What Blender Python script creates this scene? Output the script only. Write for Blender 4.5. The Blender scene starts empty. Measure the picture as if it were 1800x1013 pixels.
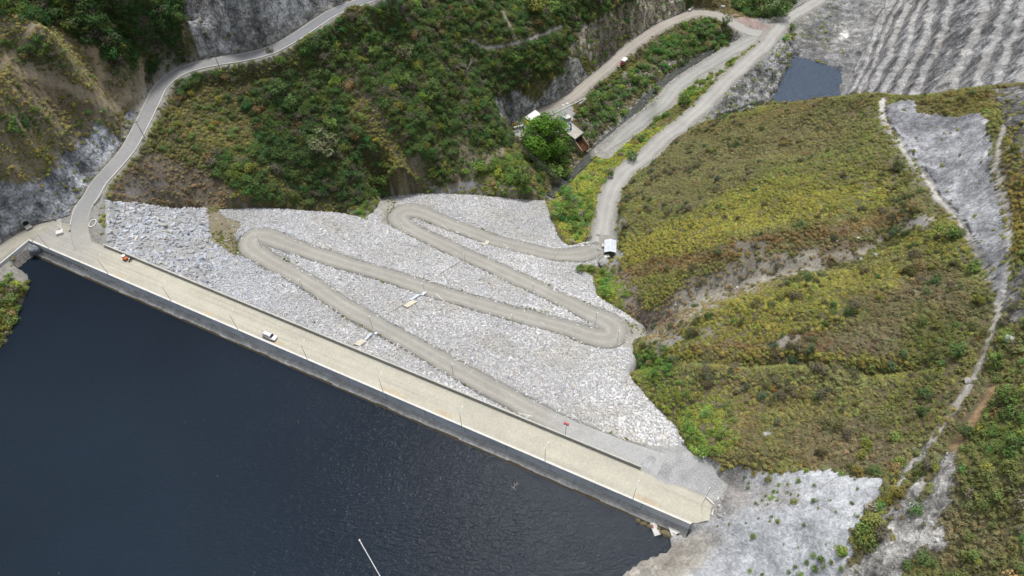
import bpy, bmesh, math, random
import numpy as np
from mathutils import Vector, Matrix
random.seed(7); rng = np.random.default_rng(7)
R = math.radians
S = bpy.context.scene
COL = S.collection

# ------------------------------------------------------------------ view geometry (metres, crest = 0)
CH = 175.0; FPX = 1239.0
_nx, _ny = 35.0, 958.5
ROLL = math.atan2(_nx, _ny); DEP = math.pi/2 - math.atan(math.hypot(_nx, _ny)/FPX)
Fv = np.array([0, math.cos(DEP), -math.sin(DEP)]); U0 = np.array([0, math.sin(DEP), math.cos(DEP)]); R0 = np.array([1., 0, 0])
_c, _s = math.cos(ROLL), math.sin(ROLL)
Dn = -U0*_c - R0*_s; Rt = R0*_c - U0*_s
CAM = np.array([0, 0, CH])
def ray(u, v):
    d = Fv*FPX + Rt*(u-900) + Dn*(v-506.5); return d/np.linalg.norm(d)
def at(u, v, z=0.0):
    d = ray(u, v); t = (z-CH)/d[2]; return CAM + t*d
def proj(x, y, z):
    qx, qy, qz = x, y, z-CH
    w = qx*Fv[0]+qy*Fv[1]+qz*Fv[2]
    w = np.maximum(w, 1e-3)
    return 900+FPX*(qx*Rt[0]+qy*Rt[1]+qz*Rt[2])/w, 506.5+FPX*(qx*Dn[0]+qy*Dn[1]+qz*Dn[2])/w

# ------------------------------------------------------------------ noise
def _lat(seed):
    r = np.random.default_rng(seed); return r.random((256, 256))
_LATS = [_lat(i) for i in range(8)]
def vnoise(x, y, seed=0):
    L = _LATS[seed % 8]
    xi = np.floor(x).astype(int); yi = np.floor(y).astype(int)
    fx = x-xi; fy = y-yi
    fx = fx*fx*(3-2*fx); fy = fy*fy*(3-2*fy)
    o = (seed//8)*37
    a = L[(xi+o) & 255, yi & 255]; b = L[(xi+1+o) & 255, yi & 255]; c = L[(xi+o) & 255, (yi+1) & 255]; d = L[(xi+1+o) & 255, (yi+1) & 255]
    return (a*(1-fx)+b*fx)*(1-fy)+(c*(1-fx)+d*fx)*fy
def fbm(x, y, sc, oct=4, seed=0, gain=.5):
    x = np.asarray(x)/sc; y = np.asarray(y)/sc; s = 0; a = 1; t = 0
    for i in range(oct):
        c, q = math.cos(.7*i+.3), math.sin(.7*i+.3)
        s = s + a*vnoise(x*c-y*q+17.3*i, x*q+y*c+5.1*i, seed+i); t += a; a *= gain; x = x*2.03; y = y*2.03
    return s/t          # 0..1
def sstep(a, b, x):
    t = np.clip((x-a)/(b-a), 0, 1); return t*t*(3-2*t)

# ------------------------------------------------------------------ small geometry helpers
def polydist(px, py, line, closed=False):
    """distance to a polyline, parameter (index+t) of the nearest point"""
    L = np.asarray(line, float)
    if closed: L = np.vstack([L, L[:1]])
    best = np.full(px.shape, 1e9); par = np.zeros(px.shape)
    for i in range(len(L)-1):
        ax, ay = L[i, 0], L[i, 1]; bx, by = L[i+1, 0]-ax, L[i+1, 1]-ay
        q = bx*bx+by*by+1e-9
        t = np.clip(((px-ax)*bx+(py-ay)*by)/q, 0, 1)
        d = np.hypot(px-ax-t*bx, py-ay-t*by)
        m = d < best; best[m] = d[m]; par[m] = (i+t)[m]
    return best, par
def inpoly(px, py, poly):
    P = np.asarray(poly, float); n = len(P); r = np.zeros(px.shape, bool); j = n-1
    for i in range(n):
        xi, yi, xj, yj = P[i, 0], P[i, 1], P[j, 0], P[j, 1]
        if yi != yj:
            r ^= ((yi > py) != (yj > py)) & (px < (xj-xi)*(py-yi)/(yj-yi)+xi)
        j = i
    return r
def catmull(P, step=1.5):
    P = np.asarray(P, float); out = []
    Q = np.vstack([2*P[0]-P[1], P, 2*P[-1]-P[-2]])
    for i in range(1, len(Q)-2):
        n = max(2, int(np.linalg.norm(Q[i+1][:2]-Q[i][:2])/step))
        for k in range(n):
            t = k/n
            out.append(.5*(2*Q[i]+(Q[i+1]-Q[i-1])*t+(2*Q[i-1]-5*Q[i]+4*Q[i+1]-Q[i+2])*t*t+(3*Q[i]-Q[i-1]-3*Q[i+1]+Q[i+2])*t**3))
    out.append(P[-1]); return np.array(out)
def tps_fit(xy, z, lam=0.0):
    n = len(xy); d = np.hypot(xy[:, None, 0]-xy[None, :, 0], xy[:, None, 1]-xy[None, :, 1])/100
    K = np.where(d > 1e-9, d*d*np.log(d+1e-12), 0)+lam*np.eye(n)
    A = np.zeros((n+3, n+3)); A[:n, :n] = K; A[:n, n] = 1; A[:n, n+1:] = xy/100; A[n:, :n] = A[:n, n:].T
    return xy, np.linalg.solve(A, np.concatenate([z, [0, 0, 0]]))
def tps_eval(fit, x, y):
    xy, c = fit; sh = x.shape; x = x.ravel()/100; y = y.ravel()/100; out = np.full(x.shape, c[-3])+c[-2]*x+c[-1]*y
    for (cx, cy), w in zip(xy/100, c[:-3]):
        r2 = (x-cx)**2+(y-cy)**2+1e-12
        out += w*.5*r2*np.log(r2)
    return out.reshape(sh)
class Grid:
    def __init__(s, x0, y0, h, nx, ny):
        s.x0, s.y0, s.h, s.nx, s.ny = x0, y0, h, nx, ny
        s.X, s.Y = np.meshgrid(x0+h*np.arange(nx), y0+h*np.arange(ny), indexing='ij')
    def sample(s, A, x, y):
        fx = np.clip((np.asarray(x, float)-s.x0)/s.h, 0, s.nx-1.001); fy = np.clip((np.asarray(y, float)-s.y0)/s.h, 0, s.ny-1.001)
        i = fx.astype(int); j = fy.astype(int); fx = fx-i; fy = fy-j
        if A.ndim == 3: fx = fx[..., None]; fy = fy[..., None]
        return (A[i, j]*(1-fx)+A[i+1, j]*fx)*(1-fy)+(A[i, j+1]*(1-fx)+A[i+1, j+1]*fx)*fy

# ------------------------------------------------------------------ dam frame: s along the crest, w downstream
A0 = at(56, 425); B0 = at(1215, 922)
dd = (B0-A0)/np.linalg.norm(B0-A0); nn = np.array([-dd[1], dd[0], 0]); LEN = float(np.linalg.norm(B0-A0))
def sw(s, w, z=0.0): return A0+dd*s+nn*w+np.array([0, 0, z])
def tosw(x, y): return (x-A0[0])*dd[0]+(y-A0[1])*dd[1], (x-A0[0])*nn[0]+(y-A0[1])*nn[1]
ROADZ = -.8; WATER = -4.9; CW = 9.0

# ------------------------------------------------------------------ zigzag road down the face, constant 10 % grade
ZZ = [(1215,858),(1160,826),(1080,790),(993,750),(900,702),(820,659),(743,615),(655,567),(600,535),(535,492),(478,461),(448,441),(438,427),(450,415),(475,418),(515,433),(600,461),(680,484),(747,506),(820,528),(900,551),(993,576),(1047,593),(1072,593),(1080,580),(1070,567),(1045,555),(967,517),(867,470),(800,440),(731,406),(705,390),(701,379),(714,371),(740,374),(800,398),(867,422),(933,439),(977,448),(1027,446),(1048,438)]
zz = [at(*ZZ[0], ROADZ)]
for p in ZZ[1:]:
    P0 = zz[-1]; Q = P0
    g = .0 if len(zz) < 2 else .10
    for _ in range(25): Q = at(*p, P0[2]-g*math.hypot(*(Q-P0)[:2]))
    zz.append(Q)
zz = np.array(zz); ZZC = catmull(zz, 1.2); HUTZ = zz[-1][2]
# base face: through the road and crest edge
def face_pt(u, v, ref, slope):           # pixel on a plane of that slope falling from a point of the road
    r = ray(u, v); w0 = tosw(ref[0], ref[1])[1]
    o = CAM; k = (o[0]-A0[0])*nn[0]+(o[1]-A0[1])*nn[1]-w0
    t = (ref[2]-k/slope-o[2])/(r[2]+(r@nn)/slope)
    return o+t*r
cp = [zz[i] for i in range(2, len(zz))]
for s in np.linspace(-20, LEN+15, 14): cp.append(sw(s, 10.2, -1.3))
i_l = {p: i for i, p in enumerate(ZZ)}
for u, v, ref, sl in [(300,366,(478,461),2.3),(362,364,(448,441),2.1),(430,368,(475,418),2.1),(520,368,(515,433),2.1),(640,383,(600,461),2.1),(672,348,(705,390),2.6),(760,340,(740,374),2.6),(860,345,(800,398),2.6),(960,352,(867,422),2.6),(975,390,(933,439),2.6),(1000,430,(977,448),2.1),
                      (1090,545,(1045,555),1.5),(1045,490,(967,517),1.6),(1130,572,(1080,580),1.5),(1110,650,(993,576),1.8),(1190,750,(1160,826),1.7),(1140,700,(1080,790),1.6)]:
    cp.append(face_pt(u, v, zz[i_l[ref]], sl))
cp += [at(190,356,-3.2), at(188,395,-2.0), at(240,358,-7.5), at(215,385,-4.2), at(270,400,-8), at(260,440,-4.8), at(1215,804,-1.8), at(1190,778,-4.5), at(1160,800,-1.5), at(1242,812,-1.2)]
cp = np.array(cp)
_fs, _fw = tosw(cp[:, 0], cp[:, 1])
facefit = tps_fit(np.stack([_fs, _fw], 1), cp[:, 2], 0.002)
DG = Grid(-8.0, 8.0, .6, int((LEN+40)/.6), 240)     # in (s,w)
DX = A0[0]+dd[0]*DG.X+nn[0]*DG.Y; DY = A0[1]+dd[1]*DG.X+nn[1]*DG.Y
DZ = tps_eval(facefit, DG.X, DG.Y)
DZ = np.minimum(DZ, ROADZ-.2-(DG.Y-CW-1)*.02)
DZ0 = DZ.copy()
zzd, zzp = polydist(DX, DY, ZZC[:, :2])
zr = np.interp(zzp, np.arange(len(ZZC)), ZZC[:, 2])
ZHW = 2.95
hwv = ZHW*(1+.28*(fbm(ZZC[:, 0], ZZC[:, 1], 9, 3, 17)-.5))
for _q, _a in (((438,427), 1.25), ((701,379), 1.2), ((1082,590), 1.5), ((1027,446), .9), ((1160,826), 1.8)):
    _p = zz[int(np.argmin([math.hypot(p[0]-_q[0], p[1]-_q[1]) for p in ZZ]))]; hwv = hwv+_a*np.exp(-(np.hypot(ZZC[:, 0]-_p[0], ZZC[:, 1]-_p[1])/11)**2)
ZHW0 = ZHW; ZHW = np.interp(zzp, np.arange(len(ZZC)), hwv)
k = sstep(ZHW+.5, ZHW+2.6, zzd)
DZ = zr*(1-k)+DZ*k
DZ = np.where(zzd < ZHW+.3, np.minimum(DZ, zr)-.18, DZ)
DZ += (fbm(DX, DY, 9, 3, 3)-.5)*.9*sstep(ZHW+.5, ZHW+4, zzd)*sstep(1, 8, DG.Y-CW)
def damz(x, y):
    s, w = tosw(np.asarray(x, float), np.asarray(y, float)); return DG.sample(DZ, s, w)
# footprint of the dam in pixels, then in the world
CONT = [(150,450),(186,432),(188,400),(190,356),(240,358),(300,366),(362,364),(372,372),(400,367),(520,368),(600,374),(640,383),(656,372),(672,346),(760,340),(860,345),(958,352),(966,375),(984,420),(1000,432),(1030,424),(1052,424),(1052,470),(1010,468),(1042,486),(1050,520),(1090,545),(1130,572),(1132,592),(1112,606),(1116,630),(1104,655),(1140,700),(1190,750),(1215,803),(1238,808),(1250,816)]
def on_dam(u, v):
    r = ray(u, v); t = 120.0
    while t < 520:
        P = CAM+r*t
        if P[2] < float(damz(P[0], P[1])): return P
        t += .4
    return CAM+r*t
CONTW = np.array([on_dam(*p) for p in CONT])
POLYW = np.vstack([[sw(tosw(*CONTW[0, :2])[0], 4)[:2]], CONTW[:, :2], [sw(LEN+6, 14)[:2]], [sw(LEN+4, 4)[:2]]])

# ------------------------------------------------------------------ natural terrain: control points (pixel, elevation)
VROAD = [(1048,438,HUTZ),(1060,405,HUTZ-1),(1073,338,HUTZ-5),(1100,300,HUTZ-7),(1133,277,HUTZ-8),(1167,243,HUTZ-10),(1197,221,HUTZ-11),(1243,180,HUTZ-13),(1277,143,HUTZ-15),(1313,110,HUTZ-16),(1343,83,HUTZ-17),(1362,60,HUTZ-17),(1380,37,HUTZ-18),(1407,20,HUTZ-19),(1440,0,HUTZ-20),(1475,-30,HUTZ-20)]
RROAD = [(1062,268,-76),(1100,235,-76),(1133,208,-76),(1167,182,-67.5),(1193,150,-75),(1250,112,-74),(1300,82,-72.5),(1340,62,-71.5)]
UROAD = [(925,215,-63.5),(955,197,-64),(1000,175,-64),(1033,147,-64.5),(1067,120,-65),(1093,96,-65.5),(1120,74,-66),(1150,54,-67),(1183,37,-67.5),(1225,23,-68),(1262,28,-69),(1292,43,-70),(1318,56,-71.2),(1348,60,-71.5)]
AROAD = [(148,440,ROADZ),(141,418,-.7),(139,398,-.6),(145,368,-.4),(160,346,-.2),(174,322,.2),(200,293,.8),(227,260,1.5),(250,217,2.4),(267,183,3.2),(283,153,4),(310,130,4.8),(343,117,5.5),(383,108,6.2),(433,100,7.2),(477,88,8),(517,67,9),(550,45,10),(583,24,11),(612,12,12),(645,0,13),(690,-18,14)]
DROAD = [(-40,480,ROADZ-.1),(0,445,ROADZ-.1),(45,415,ROADZ-.1),(85,402,ROADZ-.1),(120,408,ROADZ-.1)]
RIV = [(968,345,-75),(990,322,-76.5),(1015,298,-77.5),(1030,284,-78.5),(1045,262,-79),(1065,245,-79.3),(1095,222,-79.5),(1120,190,-79.7),(1145,165,-80),(1180,135,-80.3),(1215,112,-80.5),(1250,92,-80.8),(1280,78,-81)]
def cz(z): return z if z > -53 else -53+(z+53)*.62
VROAD, RROAD, UROAD, RIV = [[(u, v, cz(z)) for u, v, z in L] for L in (VROAD, RROAD, UROAD, RIV)]
ctrl = []
def C_(*pts):
    for u, v, z in pts: ctrl.append(at(u, v, cz(z)))
for L in (VROAD, RROAD, UROAD, AROAD, DROAD, RIV):
    for p in L: ctrl.append(at(*p))
# dam contact: natural ground just outside sits on the face
for i, P in enumerate(CONTW):
    if 3 <= i <= len(CONTW)-2: ctrl.append(P+np.array([0, 0, .2]))
# buried valley floor under the dam
for s, w, z in [(20,30,-20),(60,30,-30),(110,40,-50),(160,40,-50),(200,30,-28),(60,60,-48),(110,80,-75),(150,90,-78),(195,55,-45),(235,14,-8),(90,100,-66)]: ctrl.append(sw(s, w, z))
# left bank, above the road
C_((0,0,52),(150,-10,42),(300,0,32),(100,60,42),(200,60,29),(300,60,19),(322,104,7.5),(0,110,42),(80,130,32),(160,130,21),(250,115,11),(0,200,34),(60,200,27),(130,210,16),(200,200,7),(0,280,24),(60,290,15),(120,290,6.5),(170,250,6),(0,350,12),(50,350,7),(90,340,4),(120,345,1.2),(0,410,1.5),(40,400,.2),(85,380,.2))
# cliff above the asphalt road
C_((330,0,24),(330,60,14),(400,-20,33),(450,0,28),(420,60,14.5),(440,80,10),(520,0,25),(500,50,13),(560,0,18),(590,-15,21),(620,-20,19),(380,95,8))
C_((380,-60,43),(200,-60,48),(600,-50,28),(0,-60,56))
# valley side, below the asphalt road
C_((230,300,-.5),(280,200,1),(330,140,3.5),(400,122,4.5),(470,108,5),(560,65,6.6),(600,45,8),(650,25,9.5),(300,280,-6),(350,240,-7),(420,200,-6),(500,150,-1.5),(560,120,-1.5),(300,340,-13),(400,340,-17),(450,300,-15),(520,330,-25),(500,250,-13),(560,210,-13),(620,300,-27),(650,230,-19),(630,130,-6),(680,60,0),(700,0,6),(700,150,-13),(740,60,-5),(800,0,-3),(740,230,-27),(700,300,-32),(690,335,-39),(760,310,-42),(800,240,-38),(800,150,-25),(850,80,-20),(900,30,-18),(960,0,-20),(920,70,-24),(960,55,-26),(1000,20,-27),(1060,0,-30),(850,180,-35),(930,110,-34),(1000,100,-43),(1040,110,-56),(1040,60,-43),(1100,20,-46),(1100,60,-60),(1150,10,-54),(1200,0,-58),(880,240,-52),(830,300,-50),(800,328,-52),(900,300,-56),(900,330,-58),(860,332,-57),(940,320,-62),(700,-60,10),(900,-60,-8),(1100,-50,-28),(1250,-40,-50))
# intake terrace and river banks
C_((900,225,-63.5),(935,230,-64),(975,215,-66),(1000,228,-67),(950,280,-70),(1000,270,-72),(1020,205,-70),(1050,190,-71),(1080,150,-71),(1110,130,-72),(1150,95,-71),(1190,70,-70),(1250,50,-70),(1270,75,-72),(1200,90,-75),(1140,130,-76),(1090,190,-77),(1330,0,-76),(1300,10,-75),(1370,10,-74),(1290,100,-74.5),(1230,135,-75),(1160,210,-73),(1110,255,-72),(1050,300,-70),(1010,340,-68),(990,380,-64),(1010,410,-58),(1030,350,-63),(1050,320,-66),(1230,165,-71),(1270,125,-72))
# plunge basin, gully and the rock left of it
C_((1400,60,-74),(1440,40,-74),(1470,20,-74),(1500,0,-73),(1540,-30,-70),(1410,95,-77),(1470,115,-77),(1440,60,-76),(1380,100,-72),(1350,130,-70),(1320,150,-70),(1300,175,-71),(1370,120,-73),(1340,190,-75),(1250,210,-70),(1290,190,-74))
for u, v, z in [(1400,140,-81),(1440,150,-81),(1370,180,-81),(1430,185,-81),(1390,215,-80),(1460,215,-80),(1330,215,-78)]: ctrl.append(at(u, v, cz(z)))
# right hill
C_((1085,350,-52),(1078,430,HUTZ+1),(1095,400,-46),(1110,330,-53),(1140,290,-55),(1180,250,-58),(1100,450,-44),(1065,470,-50),(1075,500,-45),(1230,222,-57),(1290,200,-47),(1350,188,-37.5),(1400,183,-27),(1440,177,-18),(1480,170,-8),(1520,167,1),(1545,166,5),
   (1150,350,-42),(1200,300,-40),(1250,280,-35),(1300,250,-32),(1400,230,-17),(1480,220,-4),(1540,220,6),(1580,280,12),(1200,400,-25),(1300,350,-14),(1400,320,-3),(1500,300,6),(1600,340,15),(1150,450,-32),(1250,450,-14),(1350,410,-2),(1450,390,6),(1550,390,13),(1650,400,22),(1130,520,-36),(1180,520,-26),(1250,500,-16),(1330,480,-6),(1420,460,3),(1520,430,11),(1600,400,16),(1160,570,-26),(1220,560,-15),(1300,540,-3),(1400,520,6),(1500,510,15),(1600,500,22),(1700,500,31),(1180,620,-14),(1250,620,-4),(1350,600,6),(1450,600,14),(1560,600,22),(1680,600,32),(1140,640,-24),(1150,670,-19),(1200,680,-8),(1280,680,0),(1380,680,8),(1500,680,17),(1620,680,27),(1700,680,35),(1220,740,-2),(1300,740,3),(1400,750,9),(1500,760,17),(1600,760,28),(1200,760,-7),(1240,790,.5),(1300,810,5),(1400,820,12),(1500,825,20),(1560,830,26))
# ridge path and the shotcrete chute beside it
C_((1550,193,6),(1553,217,7.5),(1577,247,11),(1600,283,14),(1643,345,19),(1677,378,23),(1707,428,28),(1733,478,32),(1755,551,38),(1733,621,38),(1700,682,36),(1640,772,33),
   (1600,180,9),(1650,170,15),(1700,160,19),(1760,155,22),(1800,170,26),(1620,230,10),(1680,220,17),(1740,230,25),(1660,300,14),(1720,330,24),(1700,380,23),(1740,420,29),(1767,217,29),(1753,293,31),(1763,338,33),(1777,405,36),(1773,471,38),(1800,300,38),(1800,450,43),(1790,560,43),(1860,400,52),(1860,200,38),(1800,640,46),(1870,600,56))
# lower right
C_((1260,830,1.5),(1262,860,2),(1262,885,1.6),(1285,850,5),(1290,900,5),(1255,935,1.5),(1230,955,.5),(1200,972,-1.5),(1150,1000,-2.2),(1330,900,9),(1340,960,8),(1300,1000,4),(1250,1010,3),(1400,880,15),(1400,960,14),(1380,1013,11),(1480,870,22),(1480,950,22),(1460,1013,19),(1550,880,28),(1540,950,28),(1560,1013,28),(1620,830,33),(1620,920,34),(1650,1000,37),(1700,800,40),(1700,900,43),(1800,750,50),(1800,900,54),(1800,1013,57),(1700,1013,45),(1300,1100,5),(1160,1040,-1),(1130,1080,-1.5),(1500,1100,20),(1700,1100,45),(1900,1000,68),(1900,800,66))
# reservoir: bed and left shore
C_((0,620,-4.6),(20,580,-4.6),(45,530,-4.4),(55,500,-4),(0,560,-2),(0,500,-1.5),(30,500,-2.5),(20,470,-1.7),(-60,600,-1),(-60,520,1),(68,445,-3.5))
for u, v in [(100,520),(80,560),(60,620),(200,600),(400,700),(700,800),(1000,900),(1100,950),(1060,1000),(900,1000),(600,1000),(200,1000),(0,800),(0,700),(0,1000),(1180,955),(-200,1000),(-200,700)]: ctrl.append(at(u, v, -14))
for s in (25,70,120,170,215): ctrl.append(sw(s, -8, -12))
# behind the right hill (hidden from the photograph's side)
def X_(x, y, z): ctrl.append(np.array([x, y, z], float))
ctrl = np.array(ctrl)
HB = [(1480,170,-8,30,-70),(1440,177,-18,28,-71),(1520,167,1,34,-66),(1545,166,5,30,-58),(1600,170,10,30,-48),(1700,158,19,26,-26),(1800,150,26,24,-2),(1400,183,-27,26,-72),(1350,188,-37.5,24,-76)]
extra = []
for u, v, z, dist, zb in HB:
    P = at(u, v, z); dr = P[:2]/np.linalg.norm(P[:2]); extra.append([P[0]+dr[0]*dist, P[1]+dr[1]*dist, cz(zb)]); extra.append([P[0]+dr[0]*9, P[1]+dr[1]*9, z-(7.5 if u < 1520 else 6.5)])
ctrl = np.vstack([ctrl, extra])
tfit = tps_fit(ctrl[:, :2], ctrl[:, 2], 0.0006)

GX0, GX1, GY0, GY1, GH = -300., 300., 10., 470., .8
G = Grid(GX0, GY0, GH, int((GX1-GX0)/GH)+1, int((GY1-GY0)/GH)+1)
TX, TY = G.X, G.Y
_cg = Grid(GX0-4, GY0-4, 2.0, int((GX1-GX0)/2)+5, int((GY1-GY0)/2)+5)
_cz = np.clip(tps_eval(tfit, _cg.X, _cg.Y), -84, 95)
def _smooth_sample(g, A, x, y):
    return (g.sample(A, x-.7, y-.7)+g.sample(A, x+.7, y-.7)+g.sample(A, x-.7, y+.7)+g.sample(A, x+.7, y+.7))/4
T = _smooth_sample(_cg, _cz, TX, TY)

def _wline(L_): return np.array([at(*p)[:2] for p in L_])
_pu, _pv = proj(TX, TY, T)
for L_, w_, dp in (([(1135,572),(1180,545),(1230,520),(1290,500),(1360,475),(1420,462),(1500,450),(1600,398)], 17, 5.0), ([(1150,640),(1210,632),(1300,636),(1390,628),(1450,640),(1540,648),(1640,640)], 12, 3.4), ([(1130,560),(1170,590),(1200,585)], 9, 2.0), ([(600,120),(660,200),(720,280),(750,335)], 14, 3.0), ([(830,90),(800,170),(780,260),(770,320)], 16, 3.0)):
    _d, _ = polydist(_pu, _pv, L_); T = T-dp*np.exp(-(_d/w_)**2)
_d, _ = polydist(_pu, _pv, [(1160,655),(1230,650),(1320,655),(1400,650),(1480,662)]); T = T+2.2*np.exp(-(_d/17)**2)
_d, _ = polydist(_pu, _pv, [(1180,500),(1300,425),(1420,405),(1520,395)]); T = T+2.2*np.exp(-(_d/24)**2)
_d, _ = polydist(_pu, _pv, [(1200,575),(1300,545),(1420,515),(1560,500)]); T = T+1.8*np.exp(-(_d/20)**2)
# spillway cut: terraced plane rising to the right
SP = [at(1490,160,-66), at(1565,0,-66), at(1800,90,2)]
_n = np.cross(SP[1]-SP[0], SP[2]-SP[0]); _n /= _n[2]
pl = SP[0][2]-((TX-SP[0][0])*_n[0]+(TY-SP[0][1])*_n[1])
gdir = -_n[:2]/np.linalg.norm(_n[:2])                       # uphill
q_up = (TX-SP[0][0])*gdir[0]+(TY-SP[0][1])*gdir[1]
t_al = -(TX-SP[0][0])*gdir[1]+(TY-SP[0][1])*gdir[0]
wob = (fbm(TX, TY, 60, 3, 11)-.5)*7+(fbm(q_up, t_al, 6, 4, 12)-.5)*4.5+(vnoise(pl/9.3, pl*0+3.3, 2)-.5)*11
STEP = 7.4
ph = (pl+wob)/STEP; fr = ph-np.floor(ph)
terr = (np.floor(ph)+sstep(.50, .98, fr)*.8+fr*.2)*STEP-wob
rr = (1-np.abs(2*fbm(q_up*1.0, t_al*1.2, 3.0, 4, 21)-1))
_brk = sstep(.42, .66, fbm(q_up, t_al*.5, 20, 3, 26)); terr = terr*(1-_brk*.55)+pl*_brk*.55
face_k = sstep(.42, .6, fr)*(1-sstep(.93, 1, fr))
terr = terr + (rr-.6)*1.1*(.2+face_k*.8)+(fbm(TX, TY, 13, 3, 24)-.5)*1.6
pu, pv = proj(TX, TY, T)
spu, spv = proj(TX, TY, pl)
sp_mask = (spu > 1484) & (pl > -67.5) & (spv < 175) & (TY > 250)
_spd = sstep(-67.5, -64, pl)
Tsp = np.maximum(terr, -67.5)
hb = np.array([[e[0], e[1]] for e in extra]); 
# limit to behind the hill's back foot
foot = np.array([[*at(1480,172,-9)[:2]], [*at(1545,166,5)[:2]], [*at(1600,170,10)[:2]], [*at(1700,158,19)[:2]], [*at(1800,150,26)[:2]], [*at(1900,146,32)[:2]]])
def behind(x, y):
    # signed distance behind the ridge line (positive further from camera)
    d, p = polydist(x, y, foot); r = np.hypot(x, y); i = np.clip(p, 0, len(foot)-1)
    rr_ = np.interp(i, range(len(foot)), np.hypot(foot[:, 0], foot[:, 1])); return np.where(r > rr_, d, -d)
bh = behind(TX, TY)
ksp = sstep(2, 26, bh)*(pl > -69)*(TX > SP[0][0]-6)*sstep(-69, -64, pl)
T = T*(1-ksp)+Tsp*ksp
SPILL = ksp

# natural relief
pu, pv = proj(TX, TY, T)
nat = np.ones_like(T)
road_specs = {}
def road_world(L, hw): 
    P = np.array([at(*p) for p in L]); return catmull(P, 1.5), hw
roads = {'asphalt': road_world(AROAD, 3.1), 'valley': road_world(VROAD, 3.8), 'river_track': road_world(RROAD, 3.9), 'upper': road_world(UROAD, 3.1), 'dirt': road_world(DROAD, 3.4)}
rd_all = np.full(T.shape, 1e9)
rdinfo = {}
for nme, (P, hw) in roads.items():
    d, p = polydist(TX, TY, P[:, :2]); rdinfo[nme] = (d, np.interp(p, np.arange(len(P)), P[:, 2]), hw)
    rd_all = np.minimum(rd_all, d-hw)
cd, _ = polydist(TX, TY, POLYW, True); cin = inpoly(TX, TY, POLYW)
nat = sstep(.5, 7, rd_all)*np.where(cin, 0, sstep(0, 6, cd))
ts, tw = tosw(TX, TY)
nat = nat*np.where((ts > -20) & (ts < LEN+8) & (tw < 14) & (tw > -12), .15, 1)*(1-SPILL)
ridged = 1-np.abs(2*fbm(TX, TY, 30, 5, 5)-1)
natL = nat*sstep(1, 30, rd_all)*sstep(0, 30, cd)
T = T + natL*((fbm(TX, TY, 55, 5, 1)-.5)*8 + (ridged-.7)*6) + nat*(fbm(TX, TY, 7, 3, 2)-.5)*1.5
# tan and grey cliffs get rugged
def strokemask(u, v, line, w, soft=.5):
    d, _ = polydist(u, v, line); return 1-sstep(w*(1-soft), w*(1+soft), d)
pu, pv = proj(TX, TY, T)
jx = (fbm(TX, TY, 8, 4, 31)-.5)*34; jy = (fbm(TX, TY, 8, 4, 41)-.5)*26
ju, jv = pu+jx, pv+jy
hu, hv = pu+jx*.35, pv+jy*.35
Z = {}
Z['cliff'] = inpoly(hu, hv, [(324,-80),(620,-80),(600,0),(560,22),(520,54),(470,76),(380,96),(322,103)])
Z['rockL'] = inpoly(ju, jv, [(0,312),(30,330),(90,300),(140,250),(185,215),(235,195),(250,205),(190,300),(130,372),(90,386),(40,404),(-20,440),(-20,300)])
Z['cliffM'] = inpoly(hu, hv, [(862,178),(905,160),(950,150),(985,128),(1000,100),(1022,105),(1046,125),(1000,160),(950,188),(925,205),(895,222),(878,212)])
Z['tan'] = inpoly(ju, jv, [(1000,95),(1010,50),(1090,15),(1130,-20),(1200,-20),(1205,8),(1165,32),(1110,64),(1060,104),(1035,100)])
Z['bank'] = inpoly(ju, jv, [(1012,215),(1040,170),(1075,145),(1110,125),(1150,100),(1190,90),(1260,90),(1190,118),(1130,150),(1085,195),(1050,235),(1030,255)])
Z['shot'] = inpoly(hu, hv, [(1262,828),(1300,824),(1330,832),(1400,828),(1455,826),(1500,838),(1552,838),(1556,856),(1530,890),(1502,925),(1492,945),(1500,965),(1470,1030),(1080,1100),(1080,1010),(1180,955),(1215,925),(1252,900),(1256,860)])
Z['chute'] = inpoly(ju*.5+pu*.5, jv*.5+pv*.5, [(1608,810),(1630,776),(1642,776),(1632,808),(1600,838),(1568,878),(1555,905),(1610,842),(1622,842),(1622,872),(1642,842),(1660,800),(1680,790),(1682,840),(1668,890),(1650,915),(1664,945),(1660,970),(1618,968),(1585,1000),(1590,1040),(1460,1050),(1480,1005),(1510,985),(1540,950),(1575,905),(1545,925),(1560,870),(1580,845)])
Z['slideR'] = inpoly(hu, hv, [(1556,182),(1600,176),(1615,198),(1680,208),(1720,200),(1740,215),(1740,300),(1768,400),(1768,470),(1762,530),(1750,520),(1730,465),(1700,410),(1668,362),(1640,325),(1600,270),(1568,230)])
Z['rockR2'] = inpoly(ju, jv, [(1780,470),(1830,460),(1830,560),(1775,570)]) | inpoly(ju, jv, [(1740,150),(1830,150),(1830,270),(1780,280),(1775,215)])
Z['basin'] = (inpoly(hu, hv, [(1200,230),(1245,190),(1290,140),(1340,95),(1365,60),(1390,20),(1420,-40),(1640,-40),(1560,0),(1490,150),(1480,168),(1350,183),(1295,199),(1240,214)]))
Z['gravel'] = inpoly(hu, hv, [(1040,265),(1085,225),(1125,195),(1160,170),(1185,140),(1235,100),(1280,80),(1300,50),(1290,30),(1380,30),(1420,-10),(1460,-10),(1400,70),(1340,110),(1250,145),(1195,175),(1150,215),(1100,245),(1060,275)])
rug = (Z['cliff']*1.6+Z['rockL']*.9+Z['cliffM']*1.3+Z['tan']*2.2+Z['bank']*1.3+Z['shot']*.5+Z['chute']*.7+Z['slideR']*.8+Z['basin']*.7)*sstep(.2, 4, rd_all)*(1-SPILL)
rugn = (1-np.abs(2*fbm(TX, TY, 9, 4, 51)-1))-.6
rugn2 = fbm(TX, TY, 3.2, 3, 61)-.5
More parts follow.
